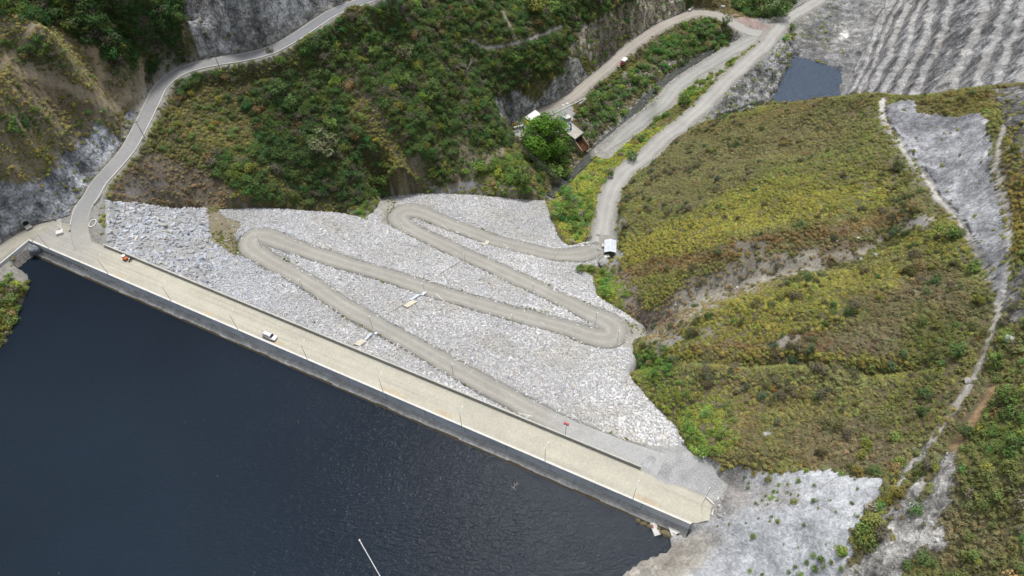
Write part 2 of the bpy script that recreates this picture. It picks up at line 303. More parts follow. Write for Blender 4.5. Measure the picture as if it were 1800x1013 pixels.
T = T+rug*(rugn*2.6+rugn2*2.0+(fbm(TX, TY, 1.9, 2, 66)-.5)*1.0)*np.where(cin, 0, sstep(0, 3, cd))
rk_m = inpoly(ju, jv, [(1285,160),(1320,120),(1360,95),(1385,70),(1398,85),(1392,105),(1372,140),(1350,185),(1300,200),(1262,205)])
_a = ang_r = math.atan2(at(1360,75,-63)[1]-at(1260,170,-60)[1], at(1360,75,-63)[0]-at(1260,170,-60)[0])
_pa = TX*math.cos(_a)+TY*math.sin(_a); _pb = -TX*math.sin(_a)+TY*math.cos(_a)
rk_n = 1-np.abs(2*fbm(_pa*.32, _pb*1.15, 6, 4, 63)-1)
T = T+np.where(rk_m, 1, 0)*sstep(0, 5, rd_all)*(rk_n-.55)*6.0
# the hill's skyline: nothing on the hill or its back may stand above its crest line
SILP = np.array([(1200,224),(1240,213),(1290,201),(1350,188),(1400,182),(1440,176),(1480,171),(1520,167),(1548,165),(1600,171),(1650,166),(1700,157),(1760,151),(1810,147)], float)
for _ in range(4):
    _u, _v = proj(TX, TY, T); vs = np.interp(_u, SILP[:, 0], SILP[:, 1])
    over = np.where((_u > 1235) & (_u < 1900) & (T > -55) & (bh > -30) & (bh < 34) & (TX > 95) & (TY < 345), np.clip(vs-_v, 0, 60), 0)
    T = T-over*np.hypot(np.hypot(TX, TY), CH-T)/FPX*1.15
# reservoir shore must be below the water inside, above outside
RESPX = [(64,452),(80,448),(400,620),(1150,935),(1178,952),(1178,965),(1130,985),(1088,1015),(1070,1060),(-300,1400),(-900,900),(-60,650),(8,602),(30,560),(38,530),(50,505),(52,475)]
RESW = np.array([at(u, v, WATER)[:2] for u, v in RESPX])
rin = inpoly(TX, TY, RESW); rdist, _ = polydist(TX, TY, RESW, True)
T = np.where(rin, np.minimum(T, WATER-.3-rdist*.7+(fbm(TX,TY,4,2,9)-.5)*.6), np.where((rdist < 8) & (tw < -1), np.maximum(T, WATER-.25+rdist*.55), T))
T = np.where(~rin & (rdist < 45) & (tw < -1) & (TX > 10), np.maximum(T, WATER+.35+rdist*.08), T)
# basin pool
POOLZ = cz(-78.0)
POOLPX = [(1393,99),(1430,108),(1481,124),(1478,150),(1474,190),(1450,232),(1330,240),(1345,195),(1372,145)]
POOLW = np.array([at(u, v, POOLZ)[:2] for u, v in POOLPX])
_r = np.random.default_rng(5); POOLW = np.array([POOLW[i]+(POOLW[(i+1) % len(POOLW)]-POOLW[i])*k_/7+_r.normal(size=2)*.55 for i in range(len(POOLW)) for k_ in range(7)])
pin = inpoly(TX, TY, POOLW); pd, _ = polydist(TX, TY, POOLW, True)
T = np.where(pin & (T < POOLZ+14), np.minimum(T, POOLZ-.4-pd*.5), np.where(pd < 6, np.maximum(T, POOLZ+.1+pd*.35), T))
# river channel
RIVC = catmull(np.array([at(*p) for p in RIV]), 2)
rvd, rvp = polydist(TX, TY, RIVC[:, :2]); rvz = np.interp(rvp, np.arange(len(RIVC)), RIVC[:, 2])
kk = 1-sstep(1.6, 5.5, rvd); T = T*(1-kk)+(rvz-.7)*kk
# roads flatten the ground
for nme in ('asphalt', 'upper', 'river_track', 'valley', 'dirt'):
    d, zc, hw = rdinfo[nme]
    kk = 1-sstep(hw+.6, hw+4.5, d); T = T*(1-kk)+zc*kk
    T = np.where(d < hw+.5, np.minimum(T, zc-.22), T)
# pads: left plaza, right plaza, intake terrace, hut
def pad(poly, z, blend=4):
    global T
    W = np.array([at(u, v, z)[:2] for u, v in poly]); i = inpoly(TX, TY, W); d, _ = polydist(TX, TY, W, True)
    kk = np.where(i, 1, 1-sstep(0, blend, d)); T = T*(1-kk)+z*kk
    return W
PADL = pad([(40,425),(62,402),(95,386),(128,375),(150,345),(175,350),(190,356),(190,432),(186,440),(130,470)], ROADZ-.25, 3)
PADR = pad([(1130,830),(1150,812),(1215,806),(1246,816),(1250,845),(1250,880),(1240,905),(1225,925),(1170,890)], ROADZ-.2, 2.5)
pad([(900,238),(908,222),(945,208),(1003,182),(1012,205),(1000,228),(960,240),(930,252)], cz(-64), 3)
pad([(1052,415),(1085,418),(1088,452),(1060,462)], HUTZ-.1, 2.5)
# inside the dam footprint the ground lies under the embankment
dz_at = damz(TX, TY)
inner = cin & (tw > 9)
T = np.where(inner, np.minimum(T, dz_at-np.minimum(.25+cd*.5, 6)), T)
# under the crest and before the upstream slab
T = np.where((ts > -.5) & (ts < LEN+.5) & (tw > -9) & (tw < 11) & ((tw > -2.2) | rin | (ts < LEN-13)), np.minimum(T, np.where(tw < 0, WATER-.6-(-tw)*.3, ROADZ-.6)), T)
_ok = (ts > LEN-12) & (ts < LEN+.5) & (tw > -9) & (tw < -.3)
HG = np.where(cin & (tw > 8.5), np.maximum(T, dz_at), T)
HG = np.where((ts > -1) & (ts < LEN+1) & (tw >= 0) & (tw <= 9.2), ROADZ, HG)

def hit(u, v, t0=110.0):
    r = ray(u, v); t = t0
    while t < 620:
        P = CAM+r*t
        if P[2] < float(G.sample(HG, P[0], P[1])):
            for _ in range(8): 
                t -= .06; P = CAM+r*t
                if P[2] > float(G.sample(HG, P[0], P[1])): break
            return P
        t += .45
    return CAM+r*t
def gz(x, y): return float(G.sample(HG, x, y))
#PART2
# ------------------------------------------------------------------ painting the ground (per-vertex base colours)
pu, pv = proj(TX, TY, T)
jx = (fbm(TX, TY, 7, 4, 31)-.5)*30; jy = (fbm(TX, TY, 7, 4, 41)-.5)*22
ju, jv = pu+jx, pv+jy; hu, hv = pu+jx*.3, pv+jy*.3
n1 = fbm(TX, TY, 40, 4, 71); n2 = fbm(TX, TY, 14, 4, 81); n3 = fbm(TX, TY, 4, 3, 91); n4 = fbm(TX, TY, 1.6, 2, 101)
def lc(*c): return np.array(c, float)
def mixc(a, b, k): return a*(1-k[..., None])+b*k[..., None]
ones = np.ones(T.shape+(1,))
CO = ones*lc(.15, .145, .068)
CO = mixc(CO, ones*lc(.17, .14, .085), sstep(.45, .65, n2))
DGr = np.full(T.shape, .95)           # tufts per m2
DSh = .006+.05*sstep(.45, .68, fbm(TX, TY, 9, 3, 231))*sstep(.35, .6, fbm(TX, TY, 45, 3, 232))          # shrubs per m2
TG = ones*lc(.112, .122, .040)        # tuft tint
TG = mixc(TG, ones*lc(.140, .146, .036), sstep(.45, .7, n1)*.8)
TG = mixc(TG, ones*lc(.118, .095, .050), sstep(.5, .7, fbm(TX, TY, 26, 4, 111))*.75)
TG = mixc(TG, ones*lc(.10, .098, .058), sstep(.5, .66, fbm(TX, TY, 30, 4, 121))*.85)
TS = mixc(ones*lc(.050, .062, .020), ones*lc(.062, .060, .032), sstep(.45, .6, fbm(TX, TY, 20, 3, 233)))
def Pg(*pts): return inpoly(ju, jv, pts)
def Ph(*pts): return inpoly(hu, hv, pts)
def zone(m, col=None, dg=None, ds=None, tg=None, ts=None, k=1.0):
    global CO, DGr, DSh, TG, TS
    m = np.asarray(m, float)*k
    if col is not None: CO = mixc(CO, ones*lc(*col), m)
    if dg is not None: DGr = DGr*(1-m)+dg*m
    if ds is not None: DSh = DSh*(1-m)+ds*m
    if tg is not None: TG = mixc(TG, ones*lc(*tg), m)
    if ts is not None: TS = mixc(TS, ones*lc(*ts), m)
def blob(cx, cy, rx, ry=None, rot=0):
    ry = ry or rx; a = R(rot); x = ju-cx; y = jv-cy; X = x*math.cos(a)+y*math.sin(a); Y = -x*math.sin(a)+y*math.cos(a)
    return 1-sstep(.6, 1.2, np.hypot(X/rx, Y/ry))
def stroke(line, w, soft=.5):
    d, _ = polydist(ju, jv, line); return 1-sstep(w*(1-soft), w*(1+soft), d)
# --- right hill patches
zone(blob(1230,300,110,60,-20), tg=(.105,.10,.05), k=.7)
zone(blob(1350,360,150,45,-15), tg=(.150,.155,.034), k=.8)
zone(blob(1200,430,110,45,-10), tg=(.155,.15,.036), k=.8)
zone(blob(1480,330,120,45,-10), tg=(.115,.12,.035), k=.6)
zone(blob(1330,250,120,30,-15), tg=(.12,.10,.06), k=.7)
zone(blob(1450,560,170,45,-5), tg=(.142,.146,.038), k=.75)
zone(blob(1330,570,80,30,-15), tg=(.148,.14,.038), k=.7)
zone(blob(1600,520,120,70,0), tg=(.10,.085,.05), k=.8)
zone(blob(1400,610,100,22,-5), tg=(.10,.075,.048), k=.9)
zone(blob(1530,600,90,40,0), tg=(.11,.10,.06), k=.8)
zone(blob(1640,600,60,70,0), ds=.03, ts=(.05,.085,.02), tg=(.085,.095,.03), k=.9)
zone(blob(1330,720,150,50,0), tg=(.125,.115,.045), k=.6)
zone(blob(1450,790,110,40,0), tg=(.135,.105,.055), k=.5)
zone(blob(1600,720,70,60,0), ds=.02, tg=(.105,.115,.035), k=.7)
zone(blob(1560,790,70,35,0), ds=.035, ts=(.12,.15,.025), k=.8)
zone(blob(1240,740,50,50,0), tg=(.12,.15,.03), ds=.03, ts=(.09,.14,.025), k=.9)
zone(blob(1190,700,40,40,0), ts=(.08,.13,.025), ds=.03, tg=(.11,.14,.03), k=.9)
zone(blob(1150,640,45,40,0), ts=(.05,.10,.02), ds=.06, tg=(.10,.14,.03))
zone(blob(1240,770,60,30,0), ts=(.07,.12,.02), ds=.05, tg=(.11,.15,.03))
zone(blob(1430,455,130,20,-14), col=(.17,.14,.10), dg=.55, tg=(.13,.105,.05), k=.9)
zone(Pg((1125,568),(1180,508),(1250,478),(1330,452),(1430,448),(1445,466),(1370,485),(1300,512),(1240,552),(1190,600),(1140,604)), col=(.22,.195,.145), dg=.62, tg=(.145,.125,.06), k=.85)
zone(stroke([(1090,445),(1180,425),(1300,395),(1420,365),(1540,340)], 27), tg=(.168,.165,.037), k=.75)
zone(stroke([(1110,480),(1200,462),(1300,440),(1400,420),(1500,400),(1600,370)], 13), tg=(.135,.095,.045), k=.85)
zone(stroke([(1240,545),(1350,520),(1480,500),(1580,485)], 22), tg=(.16,.158,.037), k=.75)
zone(stroke([(1230,615),(1330,610),(1450,600)], 13), tg=(.125,.085,.045), k=.8)
zone(stroke([(1160,625),(1260,618),(1380,622),(1480,632),(1600,628)], 8), tg=(.16,.16,.037), k=.7)
zone(stroke([(1190,665),(1300,655),(1420,660),(1560,675)], 16), tg=(.13,.14,.055), k=.7)
zone(Pg((1170,255),(1300,225),(1480,180),(1540,200),(1500,260),(1350,300),(1180,350),(1110,350)), tg=(.115,.12,.05), k=.6)
# pale gully and its bare rock
def strokeh(line, w, soft=.3):
    d, _ = polydist(hu, hv, line); return 1-sstep(w*(1-soft), w*(1+soft), d)
zone(stroke([(1150,580),(1210,530),(1290,500),(1360,475),(1420,462)], 25), col=(.38,.355,.30), dg=.16, tg=(.15,.125,.07), k=.9)
zone(stroke([(1300,445),(1330,440)], 16), col=(.25,.23,.19), dg=.2, k=.8)
zone(stroke([(1420,462),(1500,450),(1600,395),(1630,388)], 8), col=(.38,.35,.29), dg=.2, k=.8)
zone(stroke([(1360,605),(1395,598)], 9), col=(.36,.33,.28), dg=.1)
zone(blob(1612,398,18,10,-20), col=(.38,.37,.36), dg=.05)
zone(blob(1345,765,7,4), col=(.45,.44,.42), dg=0)
zone(stroke([(1205,600),(1240,585),(1265,570)], 8), col=(.25,.23,.18), dg=.4, k=.7)
zone(stroke([(1085,480),(1110,520),(1140,560),(1180,560)], 13), col=(.22,.19,.17), dg=.45, tg=(.12,.09,.06), k=.9)
zone(stroke([(1150,625),(1180,600),(1200,590)], 8), col=(.33,.33,.33), dg=.2, k=.8)
zone(blob(1080,520,35,30), ts=(.08,.13,.02), ds=.07, tg=(.12,.15,.03))
zone(blob(1065,490,25,18), ts=(.08,.13,.02), ds=.07, tg=(.12,.15,.03))
zone(stroke([(1082,345),(1090,390),(1082,440),(1070,470)], 9,.4), col=(.30,.30,.30), dg=.15, ds=.005, k=.95)
# right edge beyond the path
zone(Pg((1775,560),(1740,640),(1720,720),(1690,800),(1685,900),(1655,970),(1590,985),(1590,1100),(2000,1100),(2000,560)), ds=.05, tg=(.10,.105,.04), ts=(.075,.105,.028))
zone(blob(1780,760,60,70), ts=(.05,.085,.018), ds=.09, tg=(.08,.11,.03), k=.8)
zone(blob(1700,950,80,60), tg=(.12,.105,.06), ds=.02, k=.7)
zone(Pg((1770,300),(1900,280),(1900,460),(1785,460)), tg=(.14,.12,.035), ds=.01)
zone(blob(1800,440,40,18), ts=(.06,.1,.02), ds=.08)
zone(Pg((1765,200),(1900,200),(1900,290),(1775,290)), col=(.24,.22,.19), dg=.5, tg=(.14,.14,.04))
zone(Ph((1600,180),(1650,168),(1790,150),(1790,175),(1740,190),(1700,212),(1640,200)), tg=(.125,.115,.04), dg=1.2, ds=.03)
# --- left side
zone(Pg((-200,-200),(325,-200),(325,100),(262,150),(250,215),(190,215),(150,250),(90,300),(30,330),(-200,330)), col=(.27,.235,.165), dg=.75, tg=(.165,.155,.06), ds=.012, ts=(.055,.085,.02))
zone(Pg((-200,-200),(326,-200),(322,104),(305,112),(270,135),(258,150),(250,160),(240,130),(190,115),(175,90),(130,75),(100,50),(40,30),(-50,30)), col=(.10,.105,.06), ds=.24, ts=(.028,.055,.014), dg=.9, tg=(.06,.08,.02))
zone(blob(60,95,80,26,20), ds=.09, ts=(.05,.08,.02), tg=(.08,.10,.03), k=.9)
zone(blob(190,180,35,50,0), ds=.05, ts=(.055,.075,.025), tg=(.09,.09,.035), k=.7)
zone(blob(100,170,90,22,22), col=(.22,.18,.125), dg=.30, tg=(.13,.115,.05), k=.9)
zone(blob(205,172,50,15,25), col=(.235,.19,.13), dg=.10, ds=.0)
zone(stroke([(40,115),(90,140),(150,165),(205,190),(235,165)], 10), col=(.38,.32,.23), dg=.12, ds=0)
zone(blob(40,215,45,25), tg=(.055,.09,.025), ds=.09, ts=(.05,.085,.02), dg=1)
zone(blob(80,280,50,30), tg=(.12,.125,.03), dg=.9, k=.8)
zone(blob(10,110,25,12), col=(.2,.16,.11), dg=.4)
zone(blob(140,240,60,25,-30), col=(.22,.20,.18), dg=.25, k=.7)
for L_, w_ in (([(0,112),(20,98),(34,80),(40,65),(58,52)], 3.0), ([(145,85),(172,90),(168,110),(178,130),(172,165)], 4.5), ([(247,100),(247,150),(252,158)], 4)):
    d_, _ = polydist(pu*.6+hu*.4, pv*.6+hv*.4, L_); zone(1-sstep(w_+3, w_+7, d_), ds=0, dg=.25); zone(1-sstep(w_*.8, w_*1.5, d_), col=(.42,.335,.22), dg=.03, ds=0)
# --- valley side scrub and forest
zone(Pg((300,190),(300,140),(430,104),(530,75),(600,40),(640,15),(700,-40),(1135,-60),(1130,10),(1090,18),(1040,45),(1000,95),(985,128),(905,168),(882,185),(900,245),(860,300),(800,330),(760,342),(690,352),(650,372),(520,358),(400,345),(330,315),(250,300),(270,250)), col=(.13,.128,.075), dg=1.0, tg=(.092,.105,.038), ds=.14, ts=(.042,.072,.018))
zone(Pg((240,300),(262,250),(290,200),(340,160),(430,125),(520,105),(560,160),(640,260),(700,330),(640,330),(560,280),(470,250),(400,260),(340,300)), ds=.05, tg=(.105,.105,.04), ts=(.06,.085,.024), col=(.10,.09,.055))
zone(Pg((420,170),(520,120),(600,180),(640,280),(640,365),(540,355),(470,280)), ds=.15, ts=(.03,.055,.015), tg=(.06,.075,.025), k=.9)
zone(Pg((600,180),(640,170),(740,290),(750,335),(700,330)), ds=.05, tg=(.12,.12,.035), ts=(.08,.10,.025), col=(.11,.09,.06))
zone(stroke([(500,330),(450,290),(380,250),(300,190)], 10), tg=(.13,.13,.035), ds=.01, k=.7)
zone(stroke([(610,120),(660,200),(720,280),(750,330)], 9), col=(.17,.145,.11), dg=.3, ds=.02, k=.8)
zone(stroke([(735,280),(755,330)], 9), col=(.2,.18,.155), dg=.2, ds=.02, k=.8)
zone(Pg((300,220),(285,180),(300,165),(330,190),(370,225),(420,260),(360,250)), tg=(.14,.135,.05), ds=.01, k=.6)
zone(blob(820,265,22,40,-20), col=(.26,.22,.16), dg=.2, ds=.02, k=.85)
zone(blob(870,270,30,12,0), col=(.24,.2,.14), dg=.3, ds=.03, k=.7)
zone(Ph((193,352),(205,318),(228,296),(262,268),(300,275),(340,292),(400,325),(445,345),(440,368),(372,368),(300,364),(240,358)), col=(.175,.15,.115), dg=.42, tg=(.135,.11,.06), ds=.003)
zone(blob(250,330,55,18), col=(.19,.175,.16), dg=.15, k=.8)
zone(blob(430,340,40,14), tg=(.16,.16,.04), dg=1.1, k=.8)
zone(Ph((640,383),(655,372),(672,346),(700,344),(760,340),(860,345),(960,350),(960,335),(880,326),(820,322),(700,335),(660,345),(610,372)), col=(.2,.185,.16), dg=.45, ds=.06, ts=(.07,.12,.02), tg=(.12,.14,.03))
zone(blob(800,330,55,11,-12), col=(.33,.33,.33), dg=.08, ds=.01)
zone(stroke([(880,262),(850,290),(815,315),(780,332)], 6), col=(.26,.23,.17), dg=.1, ds=.0, k=.9)
zone(Ph((668,385),(672,348),(700,346),(690,365),(680,384)), col=(.3,.29,.25), dg=.3, tg=(.15,.17,.04))
zone(blob(905,300,60,35), ds=.14, ts=(.065,.11,.02), tg=(.1,.13,.03), k=.9)
zone(stroke([(930,320),(945,300),(930,270)], 8), col=(.2,.13,.09), ds=.05, dg=.3, k=.7)
# valley bottom bright brush
zone(Pg((970,345),(990,318),(1020,290),(1060,262),(1110,240),(1165,222),(1185,215),(1170,240),(1120,285),(1080,320),(1062,350),(1055,400),(1035,428),(1000,430),(984,412),(968,378)), col=(.13,.12,.055), dg=1.2, tg=(.16,.175,.035), ds=.045, ts=(.09,.15,.025))
zone(blob(1010,375,40,22), ts=(.05,.105,.018), ds=.12, k=.9)
zone(blob(1000,340,22,16), ts=(.05,.105,.018), ds=.1, k=.9)
# river bank strip
zone(Z['bank'] & True, col=(.26,.24,.21), dg=.25, ds=.09, ts=(.05,.095,.02), tg=(.11,.12,.04))
zone(Pg((1130,98),(1160,70),(1200,45),(1245,30),(1285,40),(1290,72),(1270,92),(1220,92),(1180,100),(1150,110)), col=(.11,.10,.06), ds=.13, ts=(.048,.09,.02), dg=.7, tg=(.1,.11,.04))
zone(Ph((1045,250),(1090,205),(1140,155),(1200,112),(1250,88),(1262,98),(1215,130),(1165,170),(1110,215),(1060,255)), col=(.30,.29,.28), dg=.15, ds=.03, tg=(.12,.14,.04), ts=(.07,.12,.02))
# tall forest at the top
zone(Pg((1130,-80),(1270,-80),(1262,-5),(1210,5),(1205,20),(1165,30),(1150,20)), col=(.1,.09,.05), ds=.10, ts=(.045,.085,.02), dg=.7, tg=(.1,.12,.03))
zone(Pg((1275,-80),(1425,-80),(1400,15),(1350,38),(1310,25),(1285,0)), col=(.05,.05,.03), ds=.16, ts=(.03,.065,.016), dg=.4)
zone(Ph((1340,28),(1400,-10),(1470,-60),(1430,-60),(1370,-10),(1330,22)), col=(.1,.1,.1), dg=.1, ds=.02)
# rocks
zone(Z['cliff'], col=(.62,.625,.635), dg=.03, ds=.0006)
zone(Z['rockL'], col=(.56,.59,.64), dg=.05, ds=.0005, tg=(.12,.13,.04))
zone(Z['cliffM'], col=(.54,.545,.55), dg=.05, ds=.004)
zone(Z['tan'], col=(.56,.50,.41), dg=.12, ds=.03, ts=(.05,.09,.02))
zone(Z['slideR'], col=(.47,.48,.505), dg=.015, ds=.0)
zone(Z['slideR']*sstep(.52, .64, fbm(TX, TY, 14, 4, 251)), col=(.27,.275,.30), k=.75)
zone(Z['rockR2'], col=(.29,.285,.28), dg=.15, ds=.004)
Z['basin'] = Z['basin'] & (T < -48)
zone(Z['basin'], col=(.27,.272,.268), dg=.06, ds=.003, tg=(.13,.16,.03), ts=(.08,.13,.02))
zone(Ph((1478,-80),(1660,-80),(1570,20),(1505,160),(1520,172),(1478,172),(1468,120)) & (T < -40), col=(.33,.33,.325), dg=.0, ds=.0)
zone(Z['gravel'], col=(.31,.308,.29), dg=.015, ds=.0)
zone(Z['shot'], col=(.60,.62,.65), dg=0, ds=0)
zone(Z['chute'], col=(.56,.545,.52), dg=.02, ds=0)
# gravel track stripes of green
zone(stroke([(1215,160),(1250,145),(1290,108),(1310,85),(1330,78)], 5,.6), dg=.9, ds=.07, ts=(.07,.12,.02), tg=(.13,.15,.03), k=.8)
zone(blob(1215,165,28,14,-30), dg=1, ds=.10, ts=(.07,.12,.02), tg=(.13,.15,.03))
zone(blob(1160,207,22,9,-30), dg=1, ds=.10, ts=(.07,.12,.02), tg=(.13,.15,.03))
zone(stroke([(1395,60),(1375,90),(1355,100)], 6,.6), dg=.9, ds=.08, ts=(.06,.10,.02), k=.7)
zone(blob(1335,58,16,5), dg=1.2, tg=(.16,.15,.05))
zone(blob(1320,44,52,13,12), col=(.33,.235,.21), dg=0, ds=0, k=.8)
zone(stroke([(1480,50),(1475,90)], 12), col=(.5,.49,.47), dg=.05, k=.6*1.0)
# shotcrete details: warm toe, blue white wash
zone(rk_m, col=(.38,.38,.38), dg=.04, ds=.004)
zone(Ph((1390,96),(1400,62),(1420,72),(1482,100),(1484,122),(1430,106)), col=(.30,.295,.29), dg=0, ds=0)
zone(blob(1482,62,9,8), col=(.75,.73,.70), dg=0, ds=0)
zone(blob(1470,88,8,7), col=(.75,.73,.70), dg=0, ds=0)
zone(Z['basin']*sstep(.5,.62,fbm(TX,TY,13,4,191)), col=(.26,.27,.275), k=.7)
zone(Z['basin']*sstep(.55,.68,fbm(TX,TY,9,4,192)), col=(.38,.375,.36), k=.5)
kk = Z['shot']*sstep(.4, .62, fbm(TX, TY, 18, 4, 131)); zone(kk, col=(.44,.455,.48), k=.7)
kk = Z['shot']*sstep(.55, .7, fbm(TX, TY, 12, 4, 141)); zone(kk, col=(.72,.74,.77), k=.8)
zone(Z['shot']*blob(1170,990,110,45,-25), col=(.40,.375,.33)); zone(Z['shot']*blob(1280,850,35,70,0), col=(.33,.315,.30), k=.9)
zone(Z['shot']*blob(1350,870,60,30,0), col=(.38,.36,.34), k=.6)
zone(Ph((1560,862),(1580,845),(1585,862),(1560,890),(1590,862),(1600,850),(1560,900),(1530,940),(1518,965),(1500,940),(1510,920),(1545,880)), dg=1.1, ds=.12, ts=(.09,.11,.025), tg=(.13,.13,.035))
zone(Ph((1490,930),(1520,940),(1525,955),(1512,972),(1500,965)), dg=1.1, tg=(.14,.13,.04), col=(.1,.09,.05))
zone(blob(1618,873,8,40,20), dg=1, ds=.1, ts=(.09,.12,.025), k=.8)
zone(blob(1572,945,10,8), dg=1, tg=(.14,.14,.04), ds=0)
# landslide scar at the left shore, beside the concrete wall
zone(Ph((0,470),(48,430),(62,425),(66,445),(58,470),(52,495),(-20,500),(-60,520),(-60,480)), col=(.30,.285,.26), dg=.04, ds=0)
zone(Ph((-80,502),(20,496),(50,503),(50,518),(36,540),(20,590),(0,605),(-80,660)), col=(.09,.09,.05), dg=1.0, ds=.10, ts=(.075,.105,.024), tg=(.11,.12,.03))
# paths
for L_, w_, c_ in (([(1550,178),(1551,195),(1555,219),(1579,249),(1602,285),(1632,318),(1645,346),(1679,379),(1709,429),(1735,479),(1752,515),(1756,551)], 5.2, (.52,.50,.46)),
                   ([(1756,551),(1748,571),(1733,621),(1710,668),(1690,700),(1667,732),(1640,772),(1630,790)], 4.6, (.46,.44,.40)),
                   ([(1756,551),(1767,521),(1773,471),(1777,405),(1772,370),(1763,338),(1752,293),(1757,250),(1767,217)], 4.4, (.48,.46,.42)),
                   ([(1747,680),(1735,700),(1720,725),(1700,755),(1678,788)], 8, (.36,.25,.14)),
                   ([(830,72),(850,84),(880,82),(912,76),(940,66),(985,48)], 2.4, (.42,.41,.38)),
                   ([(883,20),(912,76)], 1.6, (.3,.27,.22)),
                   ([(1790,208),(1800,205)], 3, (.5,.5,.5))):
    d_, _ = polydist(pu*.7+hu*.3, pv*.7+hv*.3, L_); w__ = w_*(.75+.5*n3); zone(1-sstep(w__+1, w__+4, d_), dg=.0, ds=.0); zone(1-sstep(w__+4, w__+8, d_), ds=.0); zone(1-sstep(w__*.8, w__*1.15, d_), col=c_)
zone(strokeh([(1556,190),(1562,215),(1585,245),(1610,280),(1640,312),(1655,345),(1688,378),(1718,430),(1744,478),(1754,520)], 1.5, .4), col=(.06,.06,.06), dg=.0)
zone(stroke([(1540,200),(1570,260),(1620,330),(1670,390),(1690,440),(1720,490)], 10), dg=.5, k=.5, col=(.25,.24,.22))
zone(stroke([(1700,700),(1650,760)], 8), k=.5, dg=.9, tg=(.14,.13,.03))
# spillway cut colours
frn = fr+(fbm(TX, TY, 3.5, 4, 241)-.5)*.5+(fbm(TX, TY, 30, 3, 242)-.5)*.4; phs = sstep(.46, .54, frn)*(1-sstep(.95, 1.03, frn))
spc = ones*lc(.42, .417, .41); spc = mixc(spc, ones*lc(.385, .388, .40), phs)
spc = mixc(spc, ones*lc(.12, .12, .13), phs*sstep(.5, .78, 1-rr)*.35)
spc = mixc(spc, ones*lc(.42, .405, .38), sstep(.5, .7, fbm(q_up, t_al*.35, 16, 4, 151))*.6*(1-phs))
zone(SPILL, dg=.004, ds=.0002); CO = mixc(CO, spc, SPILL)
# rock mottling
rock = np.clip(Z['cliff']*1.+Z['rockL']+Z['cliffM']+Z['slideR']*.42+Z['chute']*.8+Z['tan']+Z['bank']*.7+Z['rockR2']+Z['basin']*.5+SPILL*(.35+.6*face_k)+Z['shot']*.2+rk_m*.9, 0, 1)
drk = sstep(.50, .70, 1-np.abs(2*fbm(TX, TY, 7, 4, 161)-1))*sstep(.35, .6, fbm(TX, TY, 11, 3, 171))
CO = CO*(1-(rock*drk*.45)[..., None])
CO = CO*(1-(rock*sstep(.45, .25, n3)*.35)[..., None])
lite = rock*sstep(.58, .72, fbm(TX, TY, 9, 4, 181))*.5; CO = CO*(1+lite[..., None]*.6)
CO = CO*(.82+.36*n3)[..., None]*(.88+.24*n4)[..., None]
# slope occlusion of debris: nothing; verges along roads are gravelly
for nme in rdinfo:
    d, zc, hw = rdinfo[nme]; m = 1-sstep(hw+.4, hw+1.6+n2*2.2, d)
    zone(m, col=(.31,.30,.27), dg=.03, ds=0)
for Wp, c_ in ((PADL, (.33,.325,.30)), (PADR, (.36,.365,.365))):
    i_ = inpoly(TX, TY, Wp); zone(i_, col=c_, dg=0, ds=0)
    CO = CO*(1-(i_*(.18*sstep(.4,.7,n2)))[..., None])
zone(Ph((1236,800),(1268,812),(1275,870),(1262,915),(1215,930),(1245,900)) & ~inpoly(TX, TY, PADR), col=(.44,.43,.415), dg=0, ds=0)
zone((Ph((900,236),(908,222),(945,208),(1003,182),(1012,205),(1000,228),(960,240),(925,250))), col=(.33,.33,.32), dg=0, ds=0)
zone(Ph((175,352),(186,345),(192,356),(190,420),(178,425),(170,395)), col=(.29,.285,.265), dg=.1, ds=0)
zone(blob(186,385,3,22), dg=.8, tg=(.14,.16,.035), k=.8); zone(blob(1259,866,6,12), dg=1, tg=(.14,.17,.04))
zone_rocks = Ph((20,300),(140,220),(240,190),(215,170),(120,150),(60,200))*1.0
# nothing grows in water or under the dam
wet = rin | pin | (rvd < 2.4); DGr[wet] = 0; DSh[wet] = 0
dead = cin & (tw > 5); DGr[dead] = 0; DSh[dead] = 0
cr = (ts > -2) & (ts < LEN+2) & (tw > -7) & (tw < 10); DGr[cr] = 0; DSh[cr] = 0
DSh[rd_all < 1.6] = 0; DGr[rd_all < .6] = 0
CO[(rvd < 4.5)] = CO[(rvd < 4.5)]*.35+lc(.27,.262,.24)*.65
shore = rin & (rdist < 6); CO[shore] = lc(.10,.085,.06)

